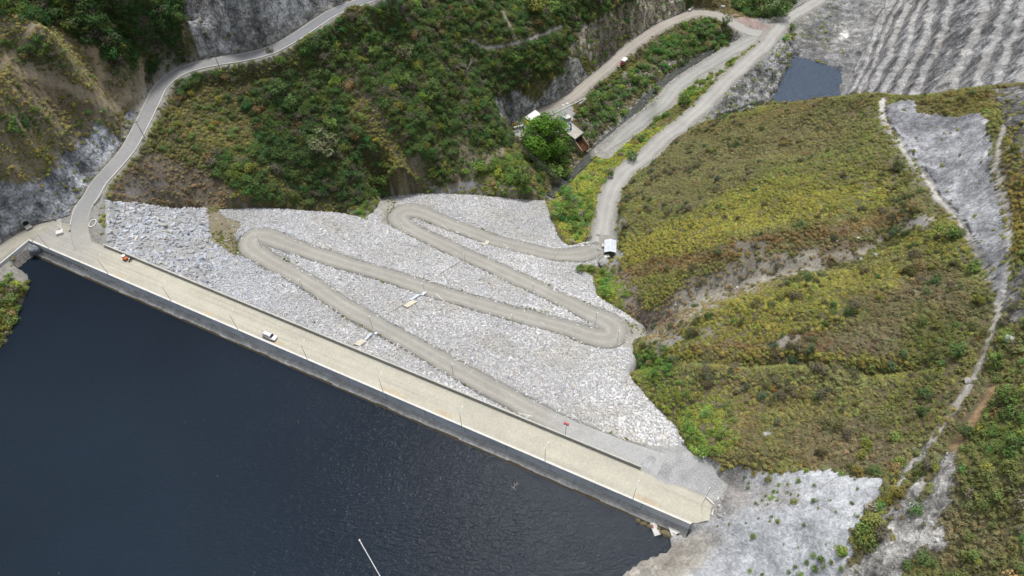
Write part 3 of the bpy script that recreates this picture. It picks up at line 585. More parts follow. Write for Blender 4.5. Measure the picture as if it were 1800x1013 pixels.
# ------------------------------------------------------------------ materials
def mat(name):
    m = bpy.data.materials.new(name); m.use_nodes = True; nt = m.node_tree; b = nt.nodes['Principled BSDF']; return m, nt, b
def N(nt, typ, **kw):
    n = nt.nodes.new(typ)
    for k, v in kw.items():
        if k in n.inputs.keys() if isinstance(k, str) and hasattr(n, 'inputs') else False: n.inputs[k].default_value = v
        else: setattr(n, k, v)
    return n
def mulcol(nt, col_out, fac_out):
    m = nt.nodes.new('ShaderNodeVectorMath'); m.operation = 'SCALE'; nt.links.new(col_out, m.inputs[0]); nt.links.new(fac_out, m.inputs['Scale']); return m.outputs[0]
def noisefac(nt, scale, lo, hi, detail=4, rough=.6, stretch=None, nlo=.3, nhi=.7):
    tc = nt.nodes.new('ShaderNodeTexCoord'); src = tc.outputs['Object']
    if stretch:
        mp = nt.nodes.new('ShaderNodeMapping'); mp.inputs['Scale'].default_value = stretch[:3]
        if len(stretch) > 3: mp.inputs['Rotation'].default_value = (0, 0, stretch[3])
        nt.links.new(src, mp.inputs[0]); src = mp.outputs[0]
    t = nt.nodes.new('ShaderNodeTexNoise'); t.inputs['Scale'].default_value = scale; t.inputs['Detail'].default_value = detail; t.inputs['Roughness'].default_value = rough
    nt.links.new(src, t.inputs['Vector'])
    r = nt.nodes.new('ShaderNodeMapRange'); r.inputs[1].default_value = nlo; r.inputs[2].default_value = nhi; r.inputs[3].default_value = lo; r.inputs[4].default_value = hi
    nt.links.new(t.outputs['Fac'], r.inputs[0]); return r.outputs[0], t.outputs['Fac']
def mul(nt, a, b):
    m = nt.nodes.new('ShaderNodeMath'); m.operation = 'MULTIPLY'; nt.links.new(a, m.inputs[0]); nt.links.new(b, m.inputs[1]); return m.outputs[0]
def bump(nt, b, fac, dist, strength=1.0):
    n = nt.nodes.new('ShaderNodeBump'); n.inputs['Distance'].default_value = dist; n.inputs['Strength'].default_value = strength
    nt.links.new(fac, n.inputs['Height']); nt.links.new(n.outputs[0], b.inputs['Normal'])
def m_attr(name, rough=.95, s1=1.3, s2=.25, bd=.25, rocky=False, con=.38):
    m, nt, b = mat(name); a = nt.nodes.new('ShaderNodeAttribute'); a.attribute_name = 'Col'
    f1, h1 = noisefac(nt, s1, 1-con, 1+con, 8, .75); f2, h2 = noisefac(nt, s2, 1-con*.35, 1+con*.35, 4)
    col = mulcol(nt, a.outputs['Color'], mul(nt, f1, f2))
    if rocky:
        rk = nt.nodes.new('ShaderNodeAttribute'); rk.attribute_name = 'rocky'
        g1, k1 = noisefac(nt, .30, .40, 1.45, 10, .72, (1, 1, .9), .36, .60); g2, k2 = noisefac(nt, 1.1, .55, 1.25, 8, .75, (1, 1, .8), .34, .56)
        mx = nt.nodes.new('ShaderNodeMix'); mx.data_type = 'FLOAT'; nt.links.new(rk.outputs['Fac'], mx.inputs[0]); mx.inputs[2].default_value = 1; vo = nt.nodes.new('ShaderNodeTexVoronoi'); vo.feature = 'DISTANCE_TO_EDGE'; vo.inputs['Scale'].default_value = .22; tcv = nt.nodes.new('ShaderNodeTexCoord'); nz = nt.nodes.new('ShaderNodeTexNoise'); nz.inputs['Scale'].default_value = .5; nz.inputs['Detail'].default_value = 5; nt.links.new(tcv.outputs['Object'], nz.inputs['Vector'])
        sv = nt.nodes.new('ShaderNodeVectorMath'); sv.operation = 'SCALE'; sv.inputs['Scale'].default_value = 5.0; nt.links.new(nz.outputs['Color'], sv.inputs[0]); av = nt.nodes.new('ShaderNodeVectorMath'); av.operation = 'ADD'; nt.links.new(tcv.outputs['Object'], av.inputs[0]); nt.links.new(sv.outputs[0], av.inputs[1]); nt.links.new(av.outputs[0], vo.inputs['Vector'])
        rv = nt.nodes.new('ShaderNodeMapRange'); rv.inputs[1].default_value = 0; rv.inputs[2].default_value = .10; rv.inputs[3].default_value = .50; rv.inputs[4].default_value = 1.05; nt.links.new(vo.outputs['Distance'], rv.inputs[0])
        nt.links.new(mul(nt, mul(nt, g1, g2), rv.outputs[0]), mx.inputs[3]); col = mulcol(nt, col, mx.outputs[0])
        hh = nt.nodes.new('ShaderNodeMath'); hh.operation = 'MULTIPLY_ADD'; nt.links.new(k1, hh.inputs[0]); hh.inputs[1].default_value = 6.0; nt.links.new(k2, hh.inputs[2])
        hm = mul(nt, hh.outputs[0], rk.outputs['Fac']); ad = nt.nodes.new('ShaderNodeMath'); ad.operation = 'ADD'; nt.links.new(hm, ad.inputs[0]); nt.links.new(h1, ad.inputs[1]); h1 = ad.outputs[0]; bd = .55
    nt.links.new(col, b.inputs['Base Color'])
    b.inputs['Roughness'].default_value = rough; b.inputs['Specular IOR Level'].default_value = .2
    bump(nt, b, h1, bd); return m
def m_plain(name, col, rough=.8, var=.2, sc=3.0, bd=.0, metal=0, spec=.3, stretch=None, var2=.12, sc2=.4):
    m, nt, b = mat(name); rgb = nt.nodes.new('ShaderNodeRGB'); rgb.outputs[0].default_value = (*col, 1)
    f1, h1 = noisefac(nt, sc, 1-var, 1+var, 6, .65, stretch); f2, h2 = noisefac(nt, sc2, 1-var2, 1+var2, 3)
    nt.links.new(mulcol(nt, rgb.outputs[0], mul(nt, f1, f2)), b.inputs['Base Color'])
    b.inputs['Roughness'].default_value = rough; b.inputs['Metallic'].default_value = metal; b.inputs['Specular IOR Level'].default_value = spec
    if bd: bump(nt, b, h1, bd)
    return m
def leafy(nt, b, col, k=.32):
    out = nt.nodes['Material Output']; tr = nt.nodes.new('ShaderNodeBsdfTranslucent'); bo = nt.nodes.new('ShaderNodeVectorMath'); bo.operation = 'SCALE'; bo.inputs['Scale'].default_value = 1.5; nt.links.new(col, bo.inputs[0]); nt.links.new(bo.outputs[0], tr.inputs['Color']); mx = nt.nodes.new('ShaderNodeMixShader'); mx.inputs[0].default_value = k
    nt.links.new(b.outputs[0], mx.inputs[1]); nt.links.new(tr.outputs[0], mx.inputs[2]); nt.links.new(mx.outputs[0], out.inputs['Surface'])
def m_inst(name, rough=.8, trans=0.0, var=.35, sc=1.5):
    m, nt, b = mat(name); a = nt.nodes.new('ShaderNodeAttribute'); a.attribute_type = 'INSTANCER'; a.attribute_name = 'tint'
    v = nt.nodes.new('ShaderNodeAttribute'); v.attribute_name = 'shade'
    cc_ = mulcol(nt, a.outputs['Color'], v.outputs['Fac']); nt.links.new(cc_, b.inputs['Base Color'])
    if trans: leafy(nt, b, cc_, trans)
    b.inputs['Roughness'].default_value = rough; b.inputs['Specular IOR Level'].default_value = .15
    return m
M_GROUND = m_attr('ground', rocky=True); M_ROAD = m_attr('road_surface', s1=1.6, bd=.04, con=.16); M_DAM = m_attr('embankment', s1=2.2, bd=.3)
M_LEAF = m_inst('foliage', trans=.28); M_GRASS = m_inst('grass_blades', trans=.22); M_STONE = m_inst('riprap_stone')
M_CONC = m_plain('concrete', (.36,.355,.33), .85, .18, 1.2, .02, var2=.15)
M_CAP = m_plain('weathered_cap', (.46,.45,.41), .85, .15, 1.5)
M_CONCW = m_plain('pale_concrete', (.60,.59,.55), .8, .12, 2, var2=.1)
M_WALL = m_plain('wall_concrete', (.58,.61,.65), .6, .16, .8, .01, stretch=(1,1,3), var2=.18, sc2=.12)
M_WALLREFL = m_plain('painted_wall_reflection', (.075,.06,.035), .9, .3, 1.0)
M_SLAB = m_plain('slab_concrete', (.37,.37,.355), .8, .35, .9, .03, var2=.3, sc2=.2)
M_DARK = m_plain('dark_metal', (.09,.09,.09), .6, .1); M_WHITE = m_plain('white_paint', (.75,.75,.74), .5, .05)
M_STEEL = m_plain('galvanised_steel', (.28,.28,.27), .5, .1, metal=.3); M_ZINC = m_plain('zinc_roof', (.60,.64,.70), .45, .12, 1.5, metal=.2)
M_BLACK = m_plain('black_rubber', (.02,.02,.02), .8, .1); M_GLASS = m_plain('dark_glass', (.02,.025,.03), .15, .05, spec=.6)
M_RED = m_plain('red_paint', (.42,.045,.05), .5, .1); M_ORANGE = m_plain('orange_paint', (.70,.13,.04), .6, .12); M_BLUE = m_plain('blue_paint', (.015,.16,.45), .5, .1)
M_YEL = m_plain('yellow_wall', (.60,.38,.06), .8, .15); M_RUST = m_plain('rusty_steel', (.13,.05,.03), .8, .35, 1.5); M_WOOD = m_plain('pale_wood', (.48,.38,.24), .8, .15)
M_TRUNK = m_plain('bark', (.16,.13,.10), .9, .25, 6); M_DEAD = m_plain('dead_wood', (.36,.34,.30), .9, .2, 5); M_SKIN = m_plain('skin', (.25,.14,.09), .6, .05)
M_MASONRY = m_plain('grey_masonry', (.27,.28,.275), .9, .3, 1.6, .03)

# ------------------------------------------------------------------ mesh helpers
def link(name, me, m=None, parent=None, kind=None):
    o = bpy.data.objects.new(name, me); COL.objects.link(o)
    if m is not None and me is not None: me.materials.append(m)
    if parent is not None: o.parent = parent
    if kind: o['kind'] = kind
    return o
def np_mesh(name, V, Fc, smooth=True, attrs=None):
    me = bpy.data.meshes.new(name); V = np.asarray(V, np.float32); Fc = np.asarray(Fc, np.int32); k = Fc.shape[1]
    me.vertices.add(len(V)); me.vertices.foreach_set('co', V.ravel())
    me.loops.add(Fc.size); me.loops.foreach_set('vertex_index', Fc.ravel())
    me.polygons.add(len(Fc)); me.polygons.foreach_set('loop_start', np.arange(0, Fc.size, k, dtype=np.int32))
    me.polygons.foreach_set('use_smooth', np.full(len(Fc), smooth)); me.update(calc_edges=True)
    for nm, (typ, dat) in (attrs or {}).items():
        a = me.attributes.new(nm, typ, 'POINT')
        if typ == 'FLOAT_COLOR':
            if dat.shape[-1] == 3: dat = np.concatenate([dat, np.ones(dat.shape[:-1]+(1,))], -1)
            a.data.foreach_set('color', dat.astype(np.float32).ravel())
        elif typ == 'FLOAT_VECTOR': a.data.foreach_set('vector', dat.astype(np.float32).ravel())
        else: a.data.foreach_set('value', dat.ravel())
    return me
def grid_faces(nx, ny, keep=None):
    i, j = np.meshgrid(np.arange(nx-1), np.arange(ny-1), indexing='ij')
    if keep is not None: i = i[keep]; j = j[keep]
    a = i*ny+j; return np.stack([a, a+ny, a+ny+1, a+1], -1).reshape(-1, 4)
def compact(V, Fc, *arrs):
    u, inv = np.unique(Fc, return_inverse=True); return V[u], inv.reshape(Fc.shape), [a[u] for a in arrs]

def tag(o, label=None, cat=None, group=None, kind=None):
    if label: o['label'] = label
    if cat: o['category'] = cat
    if group: o['group'] = group
    if kind: o['kind'] = kind
    return o
def empty(name, loc, rz=0.0, label=None, cat=None, group=None):
    o = bpy.data.objects.new(name, None); COL.objects.link(o); o.location = [float(c) for c in loc]; o.rotation_euler = (0, 0, rz); o.empty_display_size = .5
    return tag(o, label, cat, group)
class MB:
    """collects boxes, bars, tubes and links them as one mesh"""
    def __init__(s): s.bm = bmesh.new()
    def box(s, c, size, rz=0, rx=0, ry=0, bev=0):
        m = Matrix.Translation(c) @ Matrix.Rotation(rz, 4, 'Z') @ Matrix.Rotation(ry, 4, 'Y') @ Matrix.Rotation(rx, 4, 'X') @ Matrix.Diagonal((*size, 1))
        r = bmesh.ops.create_cube(s.bm, size=1, matrix=m)
        if bev:
            es = list({e for v in r['verts'] for e in v.link_edges}); bmesh.ops.bevel(s.bm, geom=es, offset=bev, segments=2, affect='EDGES', profile=.6)
        return s
    def tube(s, p, q, r0, r1=None, n=8):
        p, q = Vector(p), Vector(q); r1 = r0 if r1 is None else r1; d = q-p
        m = Matrix.Translation((p+q)/2) @ d.to_track_quat('Z', 'Y').to_matrix().to_4x4()
        bmesh.ops.create_cone(s.bm, cap_ends=True, segments=n, radius1=r0, radius2=r1, depth=d.length, matrix=m); return s
    def path(s, pts, r, n=6):
        for a, b in zip(pts[:-1], pts[1:]): s.tube(a, b, r, r, n)
        return s
    def ball(s, c, r, sub=2, sc=(1,1,1)):
        bmesh.ops.create_icosphere(s.bm, subdivisions=sub, radius=r, matrix=Matrix.Translation(c) @ Matrix.Diagonal((*sc, 1))); return s
    def prism(s, poly, z0, z1):
        bv = [s.bm.verts.new((p[0], p[1], z0)) for p in poly]; tv = [s.bm.verts.new((p[0], p[1], z1)) for p in poly]; n = len(poly)
        s.bm.faces.new(bv[::-1]); s.bm.faces.new(tv)
        for i in range(n): s.bm.faces.new((bv[i], bv[(i+1) % n], tv[(i+1) % n], tv[i]))
        return s
    def face(s, pts):
        s.bm.faces.new([s.bm.verts.new(p) for p in pts]); return s
    def build(s, name, m, parent=None, smooth=False, kind=None):
        bmesh.ops.recalc_face_normals(s.bm, faces=s.bm.faces); me = bpy.data.meshes.new(name); s.bm.to_mesh(me); s.bm.free()
        if smooth:
            for p in me.polygons: p.use_smooth = True
        return link(name, me, m, parent, kind)

# ------------------------------------------------------------------ ground sheets
V = np.stack([TX, TY, T], -1).reshape(-1, 3)
inn = inner & (cd > 5); kq = ~(inn[:-1, :-1] & inn[1:, 1:])
Fq = grid_faces(G.nx, G.ny, kq); RK = np.clip(rock*1.0+.12, 0, 1)*sstep(-.3, 1.0, rd_all)
Vc, Fc, (Cc, Rc) = compact(V, Fq, CO.reshape(-1, 3), RK.reshape(-1))
link('terrain', np_mesh('terrain', Vc, Fc, True, {'Col': ('FLOAT_COLOR', np.clip(Cc, 0, 1)), 'rocky': ('FLOAT', Rc.astype(np.float32))}), M_GROUND, kind='structure')
# outlying hills to the horizon
OG = Grid(-1500, -1500, 12., 251, 259)
cx = np.clip(OG.X, GX0+3, GX1-3); cy = np.clip(OG.Y, GY0+3, GY1-3); away = np.hypot(OG.X-cx, OG.Y-cy)
base = _smooth_sample(G, T, cx, cy)
hill = (fbm(OG.X, OG.Y, 420, 5, 201)-.35)*230
OZ = base*(1-sstep(20, 260, away))+hill*sstep(20, 260, away)-1.2*(away < 14)+(fbm(OG.X, OG.Y, 60, 4, 210)-.5)*22*sstep(10, 80, away)
resv = (OG.Y < 150) & (OG.X < 120) & (OG.Y > -900) & (OG.X > -500)
OZ = np.where(resv & (away > 0), np.where((OG.X > 40+.25*np.abs(OG.Y)*0-0) , np.maximum(OZ, -2+(OG.X-40)*.5), -20-away*.02), OZ)
hole = (OG.X > GX0+6) & (OG.X < GX1-6) & (OG.Y > GY0+6) & (OG.Y < GY1-6)
kq = ~(hole[:-1, :-1] & hole[1:, 1:] & hole[1:, :-1] & hole[:-1, 1:])
OC = np.ones(OG.X.shape+(1,))*lc(.085, .09, .035); OC = OC*(.7+.6*fbm(OG.X, OG.Y, 30, 4, 220))[..., None]
Vc, Fc, (Cc,) = compact(np.stack([OG.X, OG.Y, OZ], -1).reshape(-1, 3), grid_faces(OG.nx, OG.ny, kq), OC.reshape(-1, 3))
link('hills', np_mesh('hills', Vc, Fc, True, {'Col': ('FLOAT_COLOR', Cc)}), M_GROUND, kind='structure')

# ------------------------------------------------------------------ the dam
dam = empty('rockfill_dam', sw(LEN/2, 4, 0), 0, 'long rockfill dam with a grey stone face crossed by a zigzag track', 'dam')
def todam(o): o.parent = dam; o.matrix_parent_inverse = Matrix.Translation(-Vector(dam.location)); return o
pud, pvd = proj(DX, DY, DZ)
dj = (fbm(DX, DY, 5, 3, 33)-.5)*16
ins = inpoly(DX, DY, POLYW); ind, _ = polydist(DX, DY, POLYW, True)
dn2 = fbm(DX, DY, 9, 4, 82); dn3 = fbm(DX, DY, 2.5, 3, 92)
DC = np.ones(DX.shape+(1,))*lc(.36, .365, .365); DC = mixc(DC, np.ones(DX.shape+(1,))*lc(.27,.27,.26), sstep(.5,.7,dn3))
pzq, _ = polydist(DX, DY, PADR, True); pfar = sstep(2, 9, pzq)*~inpoly(DX, DY, PADR)
verge = 1-sstep(ZHW+.1, ZHW+.4+1.5*dn2, zzd); DC = mixc(DC, np.ones(DX.shape+(1,))*lc(.20,.195,.175), verge*.85*pfar)
WEDGE = [(362,362),(384,368),(392,380),(415,388),(426,396),(415,415),(425,440),(415,452),(396,440),(372,424),(367,395)]
wedge = inpoly(pud+dj*.7, pvd+dj*.5, WEDGE); DC = mixc(DC, np.ones(DX.shape+(1,))*lc(.21,.185,.13), wedge*1.)
HP2 = inpoly(pud+dj, pvd+dj*.6, [(668,392),(664,352),(704,346),(690,362),(682,384),(690,398)]) | inpoly(pud+dj, pvd+dj*.6, [(1092,562),(1128,570),(1134,594),(1110,612),(1080,610),(1098,594),(1100,578)])
DC = mixc(DC, np.ones(DX.shape+(1,))*lc(.33,.32,.28), HP2*.9)
padr_d = inpoly(DX, DY, PADR); pz0, _ = polydist(DX, DY, PADR, True); DC = mixc(DC, np.ones(DX.shape+(1,))*lc(.36,.365,.365), 1-sstep(-1, 6, np.where(padr_d, -1, pz0+(dn2-.5)*5)))
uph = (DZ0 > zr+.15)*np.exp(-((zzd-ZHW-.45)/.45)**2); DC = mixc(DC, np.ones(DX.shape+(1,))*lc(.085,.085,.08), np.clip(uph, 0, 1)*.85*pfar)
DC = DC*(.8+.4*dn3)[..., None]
pz, _ = polydist(DX, DY, PADR, True); pzr = pz.copy(); kk = np.where(padr_d, 1, 1-sstep(0, 4, pz)); DZ = DZ*(1-kk)+(ROADZ-.12)*kk
pz, _ = polydist(DX, DY, PADL, True); padl_d = inpoly(DX, DY, PADL); kk = np.where(padl_d, 1, 1-sstep(0, 2, pz)); DZ = DZ*(1-kk)+(ROADZ-.3)*kk
zs = np.where(ins, DZ, DZ-np.clip(ind, 0, 3)*1.2)
kq = (ins | (ind < 1.5)); kq = kq[:-1, :-1] & kq[1:, 1:] & kq[1:, :-1] & kq[:-1, 1:]
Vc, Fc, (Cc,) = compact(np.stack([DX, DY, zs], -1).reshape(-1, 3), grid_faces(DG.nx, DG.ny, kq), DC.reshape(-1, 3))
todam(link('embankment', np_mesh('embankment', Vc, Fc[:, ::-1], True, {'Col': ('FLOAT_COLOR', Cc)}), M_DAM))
def swv(s, w, z): return tuple(float(c) for c in sw(s, w, z))
def bar(mb, s0, s1, w0, w1, z0, z1, seg=1):
    mb.prism([swv(s0, w0, 0)[:2], swv(s1, w0, 0)[:2], swv(s1, w1, 0)[:2], swv(s0, w1, 0)[:2]], z0, z1)
m = MB(); bar(m, 0, LEN, .0, .45, -4.4, -.05); todam(m.build('upstream_wall', M_WALL))
m = MB(); bar(m, -.15, LEN, -.06, .50, -.05, .06); todam(m.build('wall_coping', M_CONCW))
m = MB()
NS = 18
for i in range(NS):
    s0 = i*LEN/NS+.03; s1 = (i+1)*LEN/NS-.03
    m.face([swv(s0, -.7, -3.75), swv(s1, -.7, -3.75), swv(s1, -12, -11.8), swv(s0, -12, -11.8)])
    m.face([swv(s0, -.0, -3.7), swv(s1, -.0, -3.7), swv(s1, -.7, -3.75), swv(s0, -.7, -3.75)])
todam(m.build('face_slab', M_SLAB))
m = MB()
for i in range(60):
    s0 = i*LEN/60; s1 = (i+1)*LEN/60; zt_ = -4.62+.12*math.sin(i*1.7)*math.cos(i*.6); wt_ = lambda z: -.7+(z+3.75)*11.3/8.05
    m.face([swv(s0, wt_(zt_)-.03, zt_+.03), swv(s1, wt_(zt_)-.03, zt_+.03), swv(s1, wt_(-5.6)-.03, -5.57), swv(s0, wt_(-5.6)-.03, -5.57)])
todam(m.build('wall_reflection_band', M_WALLREFL))  # dark brown band painted along the waterline for the wall's reflection in the water
m = MB(); bar(m, 0, LEN, -.9, -.62, -4.0, -3.66); 
for i in range(NS+1): bar(m, max(0, i*LEN/NS-.07), min(LEN, i*LEN/NS+.07), -.05, .0, -3.7, -.1)
todam(m.build('slab_kerb', M_CONC))
DS0 = 26.0-12; 
# downstream parapet starts at the left plaza and stops before the right pad
sL = tosw(*at(181, 430, .2)[:2])[0]; sR = tosw(*at(1124, 829, .2)[:2])[0]
m = MB(); bar(m, sL, sR, CW-.05, CW+.27, -2.2, .25); par = m.build('guard_wall', M_CONC)
tag(par, 'long low concrete parapet along the downstream side of the crest road', 'wall')
m = MB(); bar(m, sL+.0, sR, CW-.09, CW+.31, .25, .31); m.build('coping', M_CAP, par)
# ------------------------------------------------------------------ roads
def ribbon(name, P, hw, colf, m, seed=0, taper=.35, dz=0.0, drop=.5, tin=0):
    P = np.asarray(P); tng = np.gradient(P[:, :2], axis=0); tng /= np.linalg.norm(tng, axis=1)[:, None]+1e-9
    for _ in range(3): tng = (np.roll(tng, 1, 0)+tng*2+np.roll(tng, -1, 0)) if False else tng
    nr = np.stack([-tng[:, 1], tng[:, 0]], 1); n = len(P); K = 11
    t = np.linspace(-1, 1, K); off = np.concatenate([[-1.0], t, [1.0]])
    wl = hw*(1+taper*(fbm(P[:, 0]+seed*31, P[:, 1], 6, 3, 5+seed)-.5)); wr = hw*(1+taper*(fbm(P[:, 0]+seed*57, P[:, 1]+40, 6, 3, 6+seed)-.5))
    tp = (.25+.75*sstep(0, tin, np.arange(n)))[:, None] if tin else 1.0; W = np.where(off[None] < 0, wl[:, None], wr[:, None])*tp; o = off[None]*W
    X = P[:, None, 0]+nr[:, None, 0]*o; Y = P[:, None, 1]+nr[:, None, 1]*o; Zz = np.repeat(P[:, None, 2], K+2, 1)+dz-.03*np.abs(off[None])**2
    X[:, 0] -= nr[:, 0]*.25; Y[:, 0] -= nr[:, 1]*.25; X[:, -1] += nr[:, 0]*.25; Y[:, -1] += nr[:, 1]*.25
    Zz[:, 0] -= drop; Zz[:, -1] -= drop
    c = colf(X, Y, np.repeat(off[None], n, 0), np.repeat(np.arange(n)[:, None], K+2, 1))
    return link(name, np_mesh(name, np.stack([X, Y, Zz], -1).reshape(-1, 3), grid_faces(n, K+2), True, {'Col': ('FLOAT_COLOR', c.reshape(-1, 3))}), m, kind='structure')
def gravelcol(base, edge, track=.08):
    base = lc(*base); edge = lc(*edge)
    def f(X, Y, o, i):
        c = np.ones(X.shape+(1,))*base; n = fbm(X, Y, 8, 4, 7)
        c = mixc(c, np.ones(X.shape+(1,))*edge, sstep(.55, 1.0, np.abs(o)+(n-.5)*.7)*.8)
        tr = np.exp(-((np.abs(o)-.42)/.14)**2); c = c*(1+track*tr-.05*(1-tr))[..., None]*(.85+.3*n)[..., None]; return c
    return f
_zp = inpoly(ZZC[:, 0], ZZC[:, 1], PADR); _z0 = int(np.argmin(np.hypot(ZZC[:, 0]-zz[1][0], ZZC[:, 1]-zz[1][1])))
_zc = gravelcol((.325,.315,.285), (.25,.245,.22), .10)
def zzcol(X, Y, o, i): return mixc(_zc(X, Y, o, i), np.ones(X.shape+(1,))*lc(.37,.372,.365), 1-sstep(10, 36, i+(fbm(X, Y, 4, 3, 13)-.5)*22))
ribbon('zigzag_road', ZZC[_z0:], hwv[_z0:], zzcol, M_ROAD, 1, .42, .02)
def rp(nme): return roads[nme][0]
ribbon('gravel_road', rp('valley'), 3.6, gravelcol((.36,.352,.33), (.31,.305,.285)), M_ROAD, 2, .75)
ribbon('river_track', rp('river_track'), 3.5, gravelcol((.32,.32,.30), (.30,.29,.27)), M_ROAD, 3, .75, tin=14)
_uc = gravelcol((.35,.32,.28), (.29,.27,.235)); _rp = at(1322, 47, cz(-70.7))
def upcol(X, Y, o, i):
    d = np.hypot(X-_rp[0], Y-_rp[1]); c = mixc(_uc(X, Y, o, i), np.ones(X.shape+(1,))*lc(.35,.25,.23), (1-sstep(5, 13, d+(fbm(X, Y, 4, 3, 14)-.5)*8))*.8)
    return mixc(c, np.ones(X.shape+(1,))*lc(.35,.345,.325), sstep(-26, -8, i-float(len(rp('upper')))))
ribbon('dirt_road', rp('upper'), 3.3, upcol, M_ROAD, 4, .4, -.03)
ribbon('shore_road', rp('dirt'), 3.2, gravelcol((.33,.315,.26), (.32,.31,.27)), M_ROAD, 5, .2, .02)
def aspcol(X, Y, o, i):
    n = fbm(X, Y, 10, 4, 8); k_ = sstep(55, 135, i+0*X)*0+1
    c = np.ones(X.shape+(1,))*lc(.27,.27,.27); up = sstep(60, 100, i.astype(float)); c = mixc(c, np.ones(X.shape+(1,))*lc(.215,.22,.23), up)
    c = mixc(c, np.ones(X.shape+(1,))*lc(.18,.185,.19), np.exp(-((np.abs(o)-.4)/.16)**2)*.35*up); e = sstep(.86, .93, np.abs(o)); c = mixc(c, np.ones(X.shape+(1,))*lc(.40,.39,.36), e*.6)
    c = mixc(c, np.ones(X.shape+(1,))*lc(.35,.34,.31), 1-sstep(1, 13, i+(n-.5)*10))
    return c*(.88+.24*n)[..., None]
AC = rp('asphalt'); ribbon('asphalt_road', AC, 2.75, aspcol, M_ROAD, 6, .0, .03)
# crest road: sheet with its own colours
ns, nw = 500, 22
gs, gw = np.meshgrid(np.linspace(-1.0, LEN+6.0, ns), np.linspace(.45, CW-.05, nw), indexing='ij')
_e = np.interp(gw, [.45, 1.5, 5, 9], [LEN-.1, LEN+2.0, LEN+6, LEN+7.5])+(fbm(gw, gw*0, 1.5, 2, 3)-.5)*1.5; gs = -1+(gs+1)/(LEN+7)*(_e+1)
X = A0[0]+dd[0]*gs+nn[0]*gw; Y = A0[1]+dd[1]*gs+nn[1]*gw; Zc = np.full(X.shape, ROADZ)+.03*np.sin(gw/CW*math.pi)
n = fbm(gs*.12, gw*2.2, 5, 4, 9); nb = fbm(X, Y, 12, 4, 19)
c = np.ones(X.shape+(1,))*lc(.43,.41,.34); c = mixc(c, np.ones(X.shape+(1,))*lc(.47,.45,.37), sstep(.4,.7,n)*.8); c = mixc(c, np.ones(X.shape+(1,))*lc(.38,.365,.31), sstep(.5,.75,nb)*.35)
c = mixc(c, np.ones(X.shape+(1,))*lc(.33,.32,.30), (1-sstep(12, 34, gs))*.8)
for w_ in (1.4, 2.1, 3.4, 5.2, 6.6): c = c*(1-.15*np.exp(-((gw-w_+.35*np.sin(gs/17+w_))/.28)**2)*sstep(.35,.6,fbm(gs, gw*0+w_*9, 25, 2, 29)))[..., None]
c = mixc(c, np.ones(X.shape+(1,))*lc(.30,.285,.24), sstep(CW-.9, CW-.1, gw)*.75)
c = mixc(c, np.ones(X.shape+(1,))*lc(.45,.36,.24), sstep(.62,.72,fbm(gs,gw,6,3,39))*(gw < 2.2)*.6)
pk = sstep(0, 1, (gw-(CW-1.2)+(fbm(X, Y, 5, 3, 44)-.5)*5)/2.5)*sstep(LEN-46, LEN-36, gs); c = mixc(c, np.ones(X.shape+(1,))*lc(.31,.32,.33), pk)
link('crest_road', np_mesh('crest_road', np.stack([X, Y, Zc], -1).reshape(-1, 3), grid_faces(ns, nw), True, {'Col': ('FLOAT_COLOR', c.reshape(-1, 3))}), M_ROAD, kind='structure')
# left plaza sheet
def sheet(name, W, z, m, kind='structure'):
    mb = MB(); mb.face([(p[0], p[1], z) for p in W]); return mb.build(name, m, None, kind=kind)

